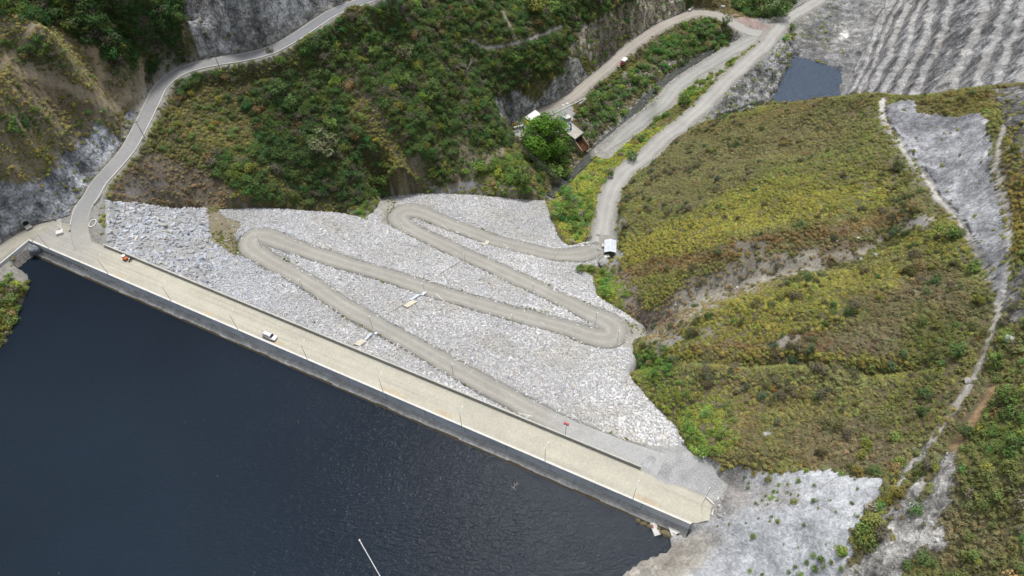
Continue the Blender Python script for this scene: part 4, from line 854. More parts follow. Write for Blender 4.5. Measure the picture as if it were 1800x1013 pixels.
# ------------------------------------------------------------------ water
mw, nt, b = mat('reservoir_water')
b.inputs['Roughness'].default_value = .06; b.inputs['IOR'].default_value = 1.33; b.inputs['Specular IOR Level'].default_value = .5
def ripples(nt, b, s1, s2, d1, d2, stretch=(1, 2.2, 1, .5), facet=0.0, fs=3.0):
    f1, h1 = noisefac(nt, s1, 0, 1, 3, .6, stretch, 0, 1); f2, h2 = noisefac(nt, s2, 0, 1, 2, .5, None, 0, 1)
    b1 = nt.nodes.new('ShaderNodeBump'); b1.inputs['Distance'].default_value = d1; nt.links.new(h1, b1.inputs['Height'])
    b2 = nt.nodes.new('ShaderNodeBump'); b2.inputs['Distance'].default_value = d2; nt.links.new(h2, b2.inputs['Height']); nt.links.new(b1.outputs[0], b2.inputs['Normal']); out = b2.outputs[0]
    if facet:
        tc = nt.nodes.new('ShaderNodeTexCoord'); vo = nt.nodes.new('ShaderNodeTexVoronoi'); vo.inputs['Scale'].default_value = fs; nt.links.new(tc.outputs['Object'], vo.inputs['Vector'])
        sb = nt.nodes.new('ShaderNodeVectorMath'); sb.operation = 'SUBTRACT'; nt.links.new(vo.outputs['Color'], sb.inputs[0]); sb.inputs[1].default_value = (.5, .5, .5)
        ml = nt.nodes.new('ShaderNodeVectorMath'); ml.operation = 'MULTIPLY'; nt.links.new(sb.outputs[0], ml.inputs[0]); ml.inputs[1].default_value = (facet, facet, 0); sx = nt.nodes.new('ShaderNodeSeparateXYZ'); nt.links.new(vo.outputs['Color'], sx.inputs[0]); sc2_ = nt.nodes.new('ShaderNodeVectorMath'); sc2_.operation = 'SCALE'; nt.links.new(ml.outputs[0], sc2_.inputs[0]); pw = nt.nodes.new('ShaderNodeMapRange'); pw.inputs[1].default_value = .84; pw.inputs[2].default_value = .90; pw.inputs[3].default_value = 0.0; pw.inputs[4].default_value = 1.0; nt.links.new(sx.outputs['Z'], pw.inputs[0]); nt.links.new(pw.outputs[0], sc2_.inputs['Scale']); ml = sc2_
        ad = nt.nodes.new('ShaderNodeVectorMath'); ad.operation = 'ADD'; nt.links.new(ml.outputs[0], ad.inputs[0]); nt.links.new(out, ad.inputs[1])
        no = nt.nodes.new('ShaderNodeVectorMath'); no.operation = 'NORMALIZE'; nt.links.new(ad.outputs[0], no.inputs[0]); out = no.outputs[0]
    nt.links.new(out, b.inputs['Normal'])
ripples(nt, b, .7, 2.8, .16, .06, facet=.36, fs=3.0)
b.inputs['Specular IOR Level'].default_value = .10
rgb = nt.nodes.new('ShaderNodeRGB'); rgb.outputs[0].default_value = (.0125, .0195, .030, 1); f, _ = noisefac(nt, .009, .7, 1.35, 3, .5); nt.links.new(mulcol(nt, rgb.outputs[0], f), b.inputs['Base Color'])
Wp = [swv(-2, -2.0, 0), swv(LEN+2, -2.0, 0), (130, -20, 0), (260, -300, 0), (200, -880, 0), (-480, -880, 0), (-480, 160, 0), (-200, 185, 0)]
mb = MB(); mb.face([(p[0], p[1], WATER) for p in Wp]); mb.build('reservoir_water', mw, kind='structure')
mp, nt, b = mat('basin_water'); b.inputs['Base Color'].default_value = (.05, .075, .115, 1); b.inputs['Roughness'].default_value = .22; b.inputs['IOR'].default_value = 1.33
ripples(nt, b, .55, 1.6, .9, .3, (1, 1.8, 1, 1.2), facet=.6, fs=1.1)
W2 = [(p[0], p[1], POOLZ) for p in (POOLW-POOLW.mean(0))*1.06+POOLW.mean(0)]
mb = MB(); mb.face(W2); mb.build('basin_water', mp, kind='structure')
mr, nt, b = mat('river_water'); b.inputs['Base Color'].default_value = (.05, .055, .05, 1); b.inputs['Roughness'].default_value = .12; b.inputs['IOR'].default_value = 1.33; ripples(nt, b, 2, 6, .2, .05)
P = RIVC.copy(); P[:, 2] += .05; K_ = len(P); tng = np.gradient(P[:, :2], axis=0); tng /= np.linalg.norm(tng, axis=1)[:, None]; nr = np.stack([-tng[:, 1], tng[:, 0]], 1)
VV = []; 
for off in (-2.1, -.7, .7, 2.1): VV.append(np.concatenate([P[:, :2]+nr*off*(.55+.9*fbm(P[:, :1]+off*9, P[:, 1:2], 7, 3, 15)), P[:, 2:]], 1))
VV = np.stack(VV, 1).reshape(-1, 3); link('river_water', np_mesh('river_water', VV, grid_faces(K_, 4), True), mr, kind='structure')

# ------------------------------------------------------------------ scattered stuff
def instancer(name, pts, rot, scl, tint, idx, protos, label, cat):
    me = bpy.data.meshes.new(name); n = len(pts); me.vertices.add(n); me.vertices.foreach_set('co', np.asarray(pts, np.float32).ravel())
    for nm, typ, dat in (('rot','FLOAT_VECTOR',rot),('scl','FLOAT_VECTOR',scl),('tint','FLOAT_COLOR',np.concatenate([tint, np.ones((n,1))], 1)),('idx','INT',idx)):
        a = me.attributes.new(nm, typ, 'POINT')
        key = {'FLOAT_VECTOR':'vector','FLOAT_COLOR':'color','INT':'value'}[typ]
        a.data.foreach_set(key, np.asarray(dat, np.int32 if typ == 'INT' else np.float32).ravel())
    o = link(name, me); tag(o, label, cat, kind='stuff')
    pc = bpy.data.collections.new(name+'_kinds')
    for k_, p in enumerate(protos): pc.objects.link(p)
    ng = bpy.data.node_groups.new(name, 'GeometryNodeTree'); ng.interface.new_socket('Geometry', in_out='INPUT', socket_type='NodeSocketGeometry'); ng.interface.new_socket('Geometry', in_out='OUTPUT', socket_type='NodeSocketGeometry')
    gi = ng.nodes.new('NodeGroupInput'); go = ng.nodes.new('NodeGroupOutput'); ci = ng.nodes.new('GeometryNodeCollectionInfo'); ci.inputs['Collection'].default_value = pc
    ci.inputs['Separate Children'].default_value = True; ci.inputs['Reset Children'].default_value = True
    ip = ng.nodes.new('GeometryNodeInstanceOnPoints'); ip.inputs['Pick Instance'].default_value = True
    def na(nm, dt):
        q = ng.nodes.new('GeometryNodeInputNamedAttribute'); q.data_type = dt; q.inputs['Name'].default_value = nm; return q.outputs[0]
    ng.links.new(gi.outputs[0], ip.inputs['Points']); ng.links.new(ci.outputs[0], ip.inputs['Instance']); ng.links.new(na('idx', 'INT'), ip.inputs['Instance Index'])
    e2r = ng.nodes.new('FunctionNodeEulerToRotation'); ng.links.new(na('rot', 'FLOAT_VECTOR'), e2r.inputs[0]); ng.links.new(e2r.outputs[0], ip.inputs['Rotation'])
    ng.links.new(na('scl', 'FLOAT_VECTOR'), ip.inputs['Scale']); ng.links.new(ip.outputs[0], go.inputs[0])
    md = o.modifiers.new('scatter', 'NODES'); md.node_group = ng; return o
def leafmesh(name, n, seed, shape='crown'):
    r = np.random.default_rng(seed); V = []; F_ = []; sh = []
    lumps = r.normal(size=(9, 3)); lumps /= np.linalg.norm(lumps, axis=1)[:, None]; lumps[:, 2] = np.abs(lumps[:, 2])*.9; lr = .35+.25*r.random(9)
    for i in range(n):
        if shape == 'crown':
            k_ = r.integers(9); c0 = lumps[k_]*(.62, .62, .5)+np.array([0, 0, .42]); d = r.normal(size=3); d /= np.linalg.norm(d); rad = lr[k_]*(.75+.3*r.random())
            c = c0+d*rad; 
            if c[2] < -.05: c[2] = abs(c[2])*.3
            s = .065+.065*r.random(); nrm = d+np.array([0, 0, .5])+r.normal(size=3)*.35; nrm /= np.linalg.norm(nrm)
            a = np.cross(nrm, r.normal(size=3)); a /= np.linalg.norm(a); bb = np.cross(nrm, a); b0 = len(V)
            V += [c-a*s, c+bb*s*.55, c+a*s, c-bb*s*.55]; F_.append([b0, b0+1, b0+2, b0+3])
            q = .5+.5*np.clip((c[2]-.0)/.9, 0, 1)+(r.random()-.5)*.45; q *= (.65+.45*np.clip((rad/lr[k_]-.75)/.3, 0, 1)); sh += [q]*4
        else:
            a = r.random()*2*math.pi; el = math.asin(r.random()**.8); d = np.array([math.cos(a)*math.cos(el), math.sin(a)*math.cos(el), math.sin(el)]); c = d*(.42+.2*r.random())*np.array([1, 1, .8])
            nrm = d*.6+np.array([0, 0, .7])+r.normal(size=3)*.35; nrm /= np.linalg.norm(nrm); out = np.array([math.cos(a), math.sin(a), .4])+r.normal(size=3)*.4; a_ = out-nrm*(out@nrm); a_ /= np.linalg.norm(a_); bb = np.cross(nrm, a_); ln = .20+.16*r.random(); wd = .07+.05*r.random(); b0 = len(V)
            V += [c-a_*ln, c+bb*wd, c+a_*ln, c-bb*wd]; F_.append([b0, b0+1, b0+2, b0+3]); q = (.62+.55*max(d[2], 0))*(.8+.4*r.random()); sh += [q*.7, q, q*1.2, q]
    return np_mesh(name, V, F_, False, {'shade': ('FLOAT', np.array(sh, np.float32))})
def unl(name, me, m): me.materials.append(m); return bpy.data.objects.new(name, me)
SHRUBS = [unl('shrub_kind_%d' % i, leafmesh('shrub', 420, 100+i), M_LEAF) for i in range(6)]
TUFTS = [unl('tuft_kind_%d' % i, leafmesh('tuft', 44, 200+i, 'tuft'), M_GRASS) for i in range(6)]
def stone(seed):
    r = np.random.default_rng(seed); bm = bmesh.new(); bmesh.ops.create_icosphere(bm, subdivisions=1, radius=.5)
    for _ in range(7):
        n_ = Vector(r.normal(size=3)); n_.normalize(); d_ = .30+.13*r.random()
        for v in bm.verts:
            t_ = v.co.dot(n_)-d_
            if t_ > 0: v.co -= n_*t_
    for v in bm.verts: v.co += Vector(r.normal(size=3)*.03); v.co.z *= .72
    me = bpy.data.meshes.new('stone'); bm.to_mesh(me); bm.free(); a = me.attributes.new('shade', 'FLOAT', 'POINT'); a.data.foreach_set('value', np.full(len(me.vertices), 1., np.float32)); return me
STONES = [unl('stone_kind_%d' % i, stone(300+i), M_STONE) for i in range(10)]

margin = 300
vis = (pu > -margin) & (pu < 1800+margin) & (pv > -margin) & (pv < 1013+margin)
_gy, _gx = np.gradient(T, GH, axis=1), np.gradient(T, GH, axis=0)
DGr = DGr*(1-SPILL); DSh = np.where((SPILL > .02), 0, DSh)
SLOPE = np.minimum(np.sqrt(1+_gx**2+_gy**2), 3.5)
def scatter(dens, cap=None):
    p = np.clip(dens*SLOPE*GH*GH, 0, 50)*vis; n = rng.poisson(p); i, j = np.nonzero(n); c = n[i, j]; i = np.repeat(i, c); j = np.repeat(j, c)
    x = G.X[i, j]+(rng.random(len(i))-.5)*GH; y = G.Y[i, j]+(rng.random(len(i))-.5)*GH; z = G.sample(T, x, y); return i, j, x, y, z
i, j, x, y, z = scatter(DGr*1.35); n = len(x); print('tufts', n)
sc_ = (.62+.75*rng.random(n)**2)*(1+.5*(fbm(x, y, 6, 3, 99)-.5)); tint = TG[i, j]*(.82+.36*rng.random((n, 1)))*(1+.08*rng.normal(size=(n, 3))*[1, .6, .5])*(.8+.4*fbm(x, y, 5, 3, 77))[:, None]
rot = np.stack([rng.normal(size=n)*.2, rng.normal(size=n)*.2, rng.random(n)*6.28], 1)
instancer('hillside_grass', np.stack([x, y, z-.03], 1), rot, np.stack([sc_*1.15, sc_*1.15, sc_*.9], 1), np.clip(tint*1.95*np.array([1.03, 1.0, .97]), .005, 1), rng.integers(0, 6, n), TUFTS, 'olive and brown rough grass covering the hillsides', 'grass')
i, j, x, y, z = scatter(DSh*2.1); n = len(x); print('shrubs', n)
big = np.clip(DSh[i, j]/.16, .15, 1.2); sc_ = (.8+1.3*rng.random(n)**1.6)*(.75+.75*big); tint = TS[i, j]*(.78+.42*rng.random((n, 1)))*(1+.16*rng.normal(size=(n, 3))*[1.2, .5, .5]); tint = tint*.86+tint.mean(1)[:, None]*.14; gry = (rng.random(n) < .13)[:, None]; tint = np.where(gry, tint.mean(1)[:, None]*np.array([1.45, 1.3, .95]), tint)
yel = (rng.random(n) < .12)[:, None]; tint = np.where(yel, tint*[1.7, 1.35, .9], tint)
rot = np.stack([rng.normal(size=n)*.12, rng.normal(size=n)*.12, rng.random(n)*6.28], 1)
instancer('forest_undergrowth', np.stack([x, y, z-.15*sc_], 1), rot, np.stack([sc_, sc_, sc_*(.8+.4*rng.random(n))], 1), np.clip(tint*3.2, .004, 1), rng.integers(0, 6, n), SHRUBS, 'dense green bushes and low forest covering the valley slopes', 'shrubs')
# loose rocks: river bed, dry gully, basin, rock cuts
dr_ = np.where((rvd > .9) & (rvd < 6.5), .9, 0)+stroke([(1150,580),(1210,530),(1290,500),(1360,475),(1420,462),(1600,398)], 20)*.16+Z['basin']*.10+Z['rockL']*.05+Z['chute']*.05+Z['bank']*.12+Z['tan']*.05+rk_m*.06+zone_rocks*.05+blob(1262,868,16,55)*.5
dr_ = np.where((rd_all < .3) | wet & (rvd > 4) | (cin & (tw > 5)), 0, dr_)
i, j, x, y, z = scatter(dr_/SLOPE); n = len(x); sc_ = .35+.9*rng.random(n)**3; g0 = (.24+.30*rng.random(n))[:, None]*[1, .98, .94]
instancer('loose_rocks', np.stack([x, y, z+.05], 1), np.stack([rng.normal(size=n)*.3, rng.normal(size=n)*.3, rng.random(n)*6.28], 1), np.stack([sc_*1.3, sc_, sc_*.8], 1), g0, rng.integers(0, 10, n), STONES, 'loose grey rocks strewn along the river bed, gullies and cuttings', 'rocks')
# riprap stones on the embankment
cell = .6; dens = np.where(ins & (ind > .6) & (zzd > ZHW+.3), 1.0, 0)*(1-wedge*.97)*(1-HP2*.97)*np.where(padr_d | padl_d | (pzr < 1.5), 0, 1)*sstep(ZHW+.2, ZHW+1.0, zzd)*np.where((DG.X > LEN-16) & (pzr < 5), 0, 1)
dens = dens*(DG.Y > CW+.6); dens = np.where(ins & (zzd > ZHW-.6) & (zzd <= ZHW+.3) & ~padr_d & (pfar > .5), .16, dens)
bigz = 1-sstep(360, 400, pud)
nst = rng.poisson(np.clip(dens*(3.9-2.9*bigz)*cell*cell, 0, 9)); i, j = np.nonzero(nst); c = nst[i, j]; i = np.repeat(i, c); j = np.repeat(j, c); n = len(i); print('stones', n)
s_ = DG.X[i, j]+(rng.random(n)-.5)*cell; w_ = DG.Y[i, j]+(rng.random(n)-.5)*cell; zst = DG.sample(DZ, s_, w_)
gx = (DG.sample(DZ, s_+.6, w_)-DG.sample(DZ, s_-.6, w_))/1.2; gy = (DG.sample(DZ, s_, w_+.6)-DG.sample(DZ, s_, w_-.6))/1.2
X = A0[0]+dd[0]*s_+nn[0]*w_; Y = A0[1]+dd[1]*s_+nn[1]*w_
Gx = gx*dd[0]+gy*nn[0]; Gy = gx*dd[1]+gy*nn[1]
nrm = np.stack([-Gx, -Gy, np.ones(n)], 1); nrm /= np.linalg.norm(nrm, axis=1)[:, None]
spin = rng.random(n)*6.28
rx = -np.arcsin(np.clip(nrm[:, 1], -1, 1))+rng.normal(size=n)*.16; ry = np.arctan2(nrm[:, 0], nrm[:, 2])+rng.normal(size=n)*.16
# orientation by XYZ euler: spin about the local vertical first is folded into the proto by random index and anisotropic scale
bz = bigz[i, j]; size = (.40+.56*rng.random(n)**1.9)*(1+1.25*bz)
size = np.where(rng.random(n) < .035, size*1.7, size); asp = .75+.5*rng.random(n)

g0 = .40+.24*rng.random(n)**1.2; dark = rng.random(n) < .16; g0 = np.where(dark, g0*.66, g0); g0 = g0*(.80+.42*fbm(X, Y, 16, 4, 55)); tintS = g0[:, None]*np.stack([1+.03*rng.normal(size=n), np.ones(n), 1.02+.03*rng.normal(size=n)], 1)
tan_ = (rng.random(n) < .12)[:, None]; tintS = np.where(tan_, tintS*[1.05, .99, .88], tintS)
bluish = (1-sstep(380, 620, pud[i, j]))[:, None]; tintS = tintS*(1-bluish*[.10, .06, .0])*(.9+.1*sstep(300, 800, pud[i, j]))[:, None]
rightw = sstep(900, 1200, pud[i, j])[:, None]; dirt = sstep(.52, .72, fbm(X, Y, 11, 4, 57))[:, None]*.55; tintS = tintS*(1-dirt*np.array([.18, .22, .32])); tintS = tintS*(1.02+.18*rightw)
instancer('riprap', np.stack([X, Y, zst+.05], 1), np.stack([rx, ry, spin], 1), np.stack([size*(1.0+.55*asp), size*(.95-.2*asp), size*.85], 1), np.clip(tintS, .02, .8), rng.integers(0, 10, n), STONES, 'pale grey broken rocks armouring the downstream face', 'rocks')
# loose gravel and grass strips on the dam
vs = (zzd > ZHW+.1) & (zzd < ZHW+1.8) & ins; gz_ = np.where(vs, .5*sstep(.55, .68, dn2), 0)+wedge*.7*sstep(.42, .6, dn2)+HP2*.5*sstep(.45, .6, dn2)
ngr = rng.poisson(gz_*cell*cell*1.4); i, j = np.nonzero(ngr); n = len(i); s_ = DG.X[i, j]+rng.random(n)*.5; w_ = DG.Y[i, j]+rng.random(n)*.5; X = A0[0]+dd[0]*s_+nn[0]*w_; Y = A0[1]+dd[1]*s_+nn[1]*w_
sc_ = .4+.5*rng.random(n); instancer('verge_grass', np.stack([X, Y, DG.sample(DZ, s_, w_)], 1), np.stack([np.zeros(n), np.zeros(n), rng.random(n)*6], 1), np.stack([sc_]*3, 1), lc(.17,.19,.05)*(.7+.6*rng.random((n, 1))), rng.integers(0, 6, n), TUFTS, 'yellow green grass along the zigzag road verges and on the berm', 'grass')
#PART3
M_CREAMD = m_plain('stained_concrete', (.40,.385,.34), .9, .25, 1.2)
M_CREAM = m_plain('cream_concrete', (.52,.49,.40), .85, .15, 2)
from mathutils import noise as mnoise
# ------------------------------------------------------------------ placing helpers
bpy.context.view_layer.update()
def V3(p): return Vector((float(p[0]), float(p[1]), float(p[2])))
def onface(u, v):
    r = ray(u, v); t = 120.0
    while t < 520:
        P = CAM+r*t; s, w = tosw(P[0], P[1])
        if P[2] < float(DG.sample(DZ, s, w)): return P
        t += .25
    return P
def ang(P, Q): return math.atan2(Q[1]-P[1], Q[0]-P[0])
CA = math.atan2(dd[1], dd[0])
def copyt(o, parent=None):
    c = o.copy(); COL.objects.link(c)
    if parent is not None: c.parent = parent
    for ch in list(o.children): copyt(ch, c)
    return c
ORD = ['first', 'second', 'third', 'fourth', 'fifth', 'sixth', 'seventh', 'eighth', 'ninth', 'tenth', 'eleventh', 'twelfth']

# ------------------------------------------------------------------ lamp posts on the reservoir wall
def make_lamp(h=7.0, arm=1.5):
    t = empty('street_lamp', (0, 0, 0))
    m = MB(); m.tube((0,0,0), (0,0,h), .075, .05, 8); m.build('pole', M_STEEL, t, True)
    m = MB(); m.box((0,0,.06), (.34,.34,.12)); m.build('base_plate', M_CONCW, t)
    m = MB(); m.path([(0,0,h), (0,arm*.35,h+.5), (0,arm,h+.7)], .035); m.build('arm', M_WHITE, t)
    m = MB(); m.box((0,arm+.2,h+.7), (.2,.5,.1), bev=.02); m.build('lamp_head', M_WHITE, t); return t
lam0 = make_lamp(); first = True
LP = [(88,434.5),(193,478),(304,525),(421,575),(544,626),(676,684),(814,743),(959,808),(1113,876)]
whr = ['leftmost lamp post on the reservoir wall, by the plaza', 'lamp post on the reservoir wall below the orange cart', 'lamp post on the reservoir wall, third from the left', 'lamp post on the reservoir wall just left of the white car', 'lamp post on the reservoir wall just right of the white car', 'lamp post on the reservoir wall, sixth from the left', 'lamp post on the reservoir wall, seventh from the left', 'lamp post on the reservoir wall, second from the right end', 'rightmost lamp post on the reservoir wall, near the raft']
for k_, (u, v) in enumerate(LP):
    P = at(u, v, .06); s_, _ = tosw(P[0], P[1]); o = lam0 if first else copyt(lam0); first = False
    o.location = sw(s_, .22, .06); o.rotation_euler = (0, 0, CA); tag(o, 'grey '+whr[k_], 'lamp post', 'lamp posts along the reservoir wall')
o = copyt(lam0); o.name = 'street_lamp'; P = at(1233.7, 888, ROADZ-.1); o.location = P; o.rotation_euler = (0, 0, CA+math.pi*.9); o.scale = (.8, .8, 1.75); tag(o, 'tall thin grey lamp post standing on the bare gravel pad', 'lamp post')
# thin lamps along the zigzag road
def make_thin():
    t = empty('track_lamp', (0, 0, 0)); m = MB(); m.tube((0,0,-.3), (0,0,6.2), .075, .05, 6); m.build('pole', M_STEEL, t)
    m = MB(); m.box((0,.25,6.25), (.2,.5,.1)); m.build('lamp_head', M_WHITE, t); return t
th0 = make_thin(); first = True
TL = [(460,434,'inside the left hairpin of the upper zigzag'),(534,511,'on the top leg near the left hairpin'),(655,577,'on the top leg behind the long white cover'),(797,660,'midway along the top leg of the zigzag'),(994,764,'PANEL'),(747,517,'on the second leg beside the pale slab'),(901,571,'on the second leg nearer the right hairpin'),(1047,567,'inside the right hairpin of the zigzag'),(937,516,'on the third leg near its middle'),(818,466,'on the third leg where the drain crosses'),(708,412,'outside the lower left hairpin'),(975,462,'on the lowest leg toward the metal roofed hut'),(1085,600,'outside the right hairpin of the zigzag')]
for u, v, w_ in TL:
    if w_ == 'PANEL': continue
    P = onface(u, v); o = th0 if first else copyt(th0); first = False; o.location = P; o.rotation_euler = (0, 0, u*.7)
    tag(o, 'thin grey lamp post '+w_, 'lamp post', 'thin lamp posts along the zigzag road')
P = onface(994, 764); t = empty('signal_post', P, CA, 'grey post carrying a red box beside the top leg of the zigzag', 'post')
m = MB(); m.tube((0,0,-.3), (0,0,6.0), .09, .07, 8); m.build('pole', M_STEEL, t)
m = MB(); m.box((0,0,6.3), (1.4,.55,.85), bev=.06); m.build('red_box', M_RED, t); m = MB(); m.box((0,-.31,6.3), (.9,.04,.45)); m.build('panel', M_CONCW, t)

# ------------------------------------------------------------------ vehicles
def wheels(t, xs, y, r, w=.22):
    for x in xs:
        for sgn in (-1, 1):
            m = MB(); m.tube((x, sgn*(y-w/2), r), (x, sgn*(y+w/2), r), r, r, 16); wl = m.build('wheel', M_BLACK, t, False)
            m = MB(); m.tube((x, sgn*(y+w/2-.02), r), (x, sgn*(y+w/2+.015), r), r*.55, r*.55, 12); m.build('rim', M_STEEL, wl)
def loft(mb, secs):
    """secs: list of (x, [(y,z)...]) closed sections"""
    rings = [[mb.bm.verts.new((x, y, z)) for y, z in sec] for x, sec in secs]
    for a, b in zip(rings[:-1], rings[1:]):
        n = len(a)
        for i in range(n): mb.bm.faces.new((a[i], a[(i+1) % n], b[(i+1) % n], b[i]))
    mb.bm.faces.new(rings[0]); mb.bm.faces.new(rings[-1][::-1]); return mb
def sec(w, z0, z1, c=.12): return [(-w, z0+c), (-w, z1-c), (-w+c, z1), (w-c, z1), (w, z1-c), (w, z0+c), (w-c, z0), (-w+c, z0)]
def make_suv(name, loc, rz, label):
    t = empty(name, loc, rz, label, 'car')
    m = MB(); loft(m, [(-2.35,sec(.78,.45,.9)),(-2.25,sec(.9,.38,1.02)),(-.9,sec(.92,.35,1.08)),(.9,sec(.92,.35,1.06)),(1.9,sec(.88,.37,.98)),(2.3,sec(.76,.42,.85))]); bd = m.build('body', M_WHITE, t)
    m = MB(); loft(m, [(-2.15,sec(.76,1.0,1.18,.06)),(-1.95,sec(.74,1.0,1.66)),(-1.6,sec(.72,1.0,1.74)),(.1,sec(.72,1.0,1.74)),(.55,sec(.73,1.0,1.62)),(1.15,sec(.76,1.0,1.1,.04))]); m.build('cabin', M_WHITE, t)
    m = MB(); m.face([(.62,-.64,1.60),(.62,.64,1.60),(1.17,.70,1.13),(1.17,-.70,1.13)]); m.build('windscreen', M_GLASS, t).location = (.03,0,.04)
    m = MB(); m.face([(-2.0,-.62,1.60),(-2.17,-.66,1.2),(-2.17,.66,1.2),(-2.0,.62,1.60)]); m.build('rear_window', M_GLASS, t).location = (-.03,0,.02)
    for sg in (-1, 1):
        m = MB(); m.face([(-1.8,sg*.765,1.58),(.35,sg*.765,1.56),(.8,sg*.79,1.16),(-1.85,sg*.79,1.16)]); m.build('side_window', M_GLASS, t)
        m = MB(); m.box((2.27,sg*.6,.74), (.1,.3,.14)); m.build('headlight', M_CONCW, t)
        m = MB(); m.box((-2.33,sg*.66,.86), (.06,.2,.24)); m.build('tail_light', M_RED, t)
    for sg in (-1, 1):
        m = MB(); m.box((-.7, sg*.55, 1.79), (2.0,.05,.05)); m.build('roof_rail', M_DARK, t)
    wheels(t, (-1.45, 1.45), .82, .36); return t
P = at(475.5, 593, ROADZ+.03); make_suv('parked_car', P, CA, 'white station wagon on the crest road near the reservoir wall')
# small truck on the dirt road
ZT = float(np.interp(1, [0, 1], [0, 0]))+at(1093, 96, cz(-65.5))[2]
P = at(1096, 112, ZT+.1); rz = ang(at(1100,100,ZT), at(1086,114,ZT)); t = empty('delivery_truck', P, rz, 'small red truck with a white roofed box on the dirt road', 'truck')
m = MB(); m.box((-.6,0,1.55), (3.2,2.2,1.75), bev=.06); m.build('cargo_box', M_CREAM, t); m = MB(); m.box((-.6,0,1.0), (3.26,2.26,.6)); m.build('side_panel', M_RED, t); m = MB(); m.box((-.6,0,2.49), (3.6,2.5,.12)); m.build('box_roof', M_WHITE, t)
m = MB(); loft(m, [(1.05,sec(.95,.5,1.9)),(1.7,sec(.95,.5,1.85)),(2.3,sec(.92,.5,1.15)),(2.5,sec(.88,.55,1.05))]); m.build('cab', M_RED, t)
m = MB(); m.face([(1.74,-.8,1.8),(1.74,.8,1.8),(2.28,.84,1.2),(2.28,-.84,1.2)]); m.build('windscreen', M_GLASS, t).location = (.03,0,.03)
m = MB(); m.box((0,0,.55), (4.4,1.2,.2)); m.build('chassis', M_DARK, t); wheels(t, (-1.5, 1.6), .85, .38)
P = at(1087, 118, ZT+.1); t = empty('utility_cart', P, rz+.5, 'small cream open cart parked just in front of the red truck', 'cart')
m = MB(); m.box((0,0,.6), (2.0,1.2,.35), bev=.06).box((-.55,0,.95), (.6,1.1,.5), bev=.08).box((.7,0,.85), (.5,1.1,.3), bev=.06); m.build('body', M_WOOD, t); wheels(t, (-.65, .65), .55, .27, .16)
m = MB(); m.tube((.25,0,.7), (.05,0,1.25), .03); m.build('steering_column', M_DARK, t)
# orange cart and black motorcycle by the parapet
P = at(221.5, 457, ROADZ+.02); t = empty('vending_cart', P, CA, 'orange cart with a white lid by the parapet on the crest road', 'cart')
m = MB(); m.box((0,0,.75), (1.5,.95,.85), bev=.08); m.build('body', M_ORANGE, t); m = MB(); m.box((-.55,.25,1.55), (1.15,.95,.34), bev=.1); m.build('lid', M_WHITE, t)
m = MB(); m.path([(.7,-.35,1.0),(1.1,-.35,1.15),(1.1,.35,1.15),(.7,.35,1.0)], .03); m.build('handle', M_DARK, t); wheels(t, (-.4, .4), .5, .3, .1)
m = MB(); m.tube((-.9,.3,0), (-.75,.28,1.45), .03); m.build('post', M_DARK, t)
P = at(231, 458.5, ROADZ+.02); rz = ang(at(227,461,ROADZ), at(234,455,ROADZ)); t = empty('parked_motorcycle', P, rz, 'black motorcycle leaning by the parapet beside the orange cart', 'motorcycle')
for x in (-.68, .68):
    bm = bmesh.new(); me = bpy.data.meshes.new('wheel')
    R1, R2 = .29, .06; ring = []
    for a in range(20):
        th_ = a/20*6.2832; ring.append([bm.verts.new((x+math.cos(th_)*(R1+R2*math.cos(p_)), R2*math.sin(p_), .35+math.sin(th_)*(R1+R2*math.cos(p_)))) for p_ in [q*6.2832/8 for q in range(8)]])
    for a in range(20):
        for q in range(8): bm.faces.new((ring[a][q], ring[(a+1) % 20][q], ring[(a+1) % 20][(q+1) % 8], ring[a][(q+1) % 8]))
    bm.to_mesh(me); bm.free(); wl = link('wheel', me, M_BLACK, t); m = MB(); m.tube((x,-.04,.35), (x,.04,.35), .2, .2, 12); m.build('rim', M_STEEL, wl)
m = MB(); loft(m, [(-.75,sec(.1,.75,.85,.04)),(-.3,sec(.16,.65,.85,.06)),(.1,sec(.16,.55,.95,.06)),(.4,sec(.13,.7,.98,.05)),(.5,sec(.06,.8,.9,.02))]); m.build('body', M_BLACK, t)
m = MB(); m.box((0,0,.42), (.5,.26,.34), bev=.05); m.build('engine', M_DARK, t); m = MB(); m.path([(.68,.0,.35),(.42,0,1.02)], .035).path([(.42,-.36,1.1),(.42,.36,1.1)], .025); m.build('handlebar', M_DARK, t)

# ------------------------------------------------------------------ crest ends
def wallpts(name, pts, th, z0, z1, m_, label, cat, cop=None):
    mb = MB()
    for a, b in zip(pts[:-1], pts[1:]):
        d = np.array([b[0]-a[0], b[1]-a[1]]); L_ = np.linalg.norm(d); d = d/L_; n_ = np.array([-d[1], d[0]])*th/2
        mb.prism([tuple(np.array(a[:2])-n_-d*.05), tuple(np.array(b[:2])-n_+d*.05), tuple(np.array(b[:2])+n_+d*.05), tuple(np.array(a[:2])+n_-d*.05)], z0, z1)
    o = mb.build(name, m_); tag(o, label, cat)
    if cop:
        mb = MB()
        for a, b in zip(pts[:-1], pts[1:]):
            d = np.array([b[0]-a[0], b[1]-a[1]]); L_ = np.linalg.norm(d); d = d/L_; n_ = np.array([-d[1], d[0]])*(th/2+.05)
            mb.prism([tuple(np.array(a[:2])-n_-d*.03), tuple(np.array(b[:2])-n_+d*.03), tuple(np.array(b[:2])+n_+d*.03), tuple(np.array(a[:2])+n_-d*.03)], z1, z1+.11)
        mb.build('coping', cop, o)
    return o
wallpts('wing_wall', [at(51,421.5,0), at(20,447,0), at(-8,470,0), at(-60,512,0)], .4, -4.2, -.04, M_WALL, 'pale capped concrete wing wall at the far left of the reservoir', 'wall', M_CONCW)
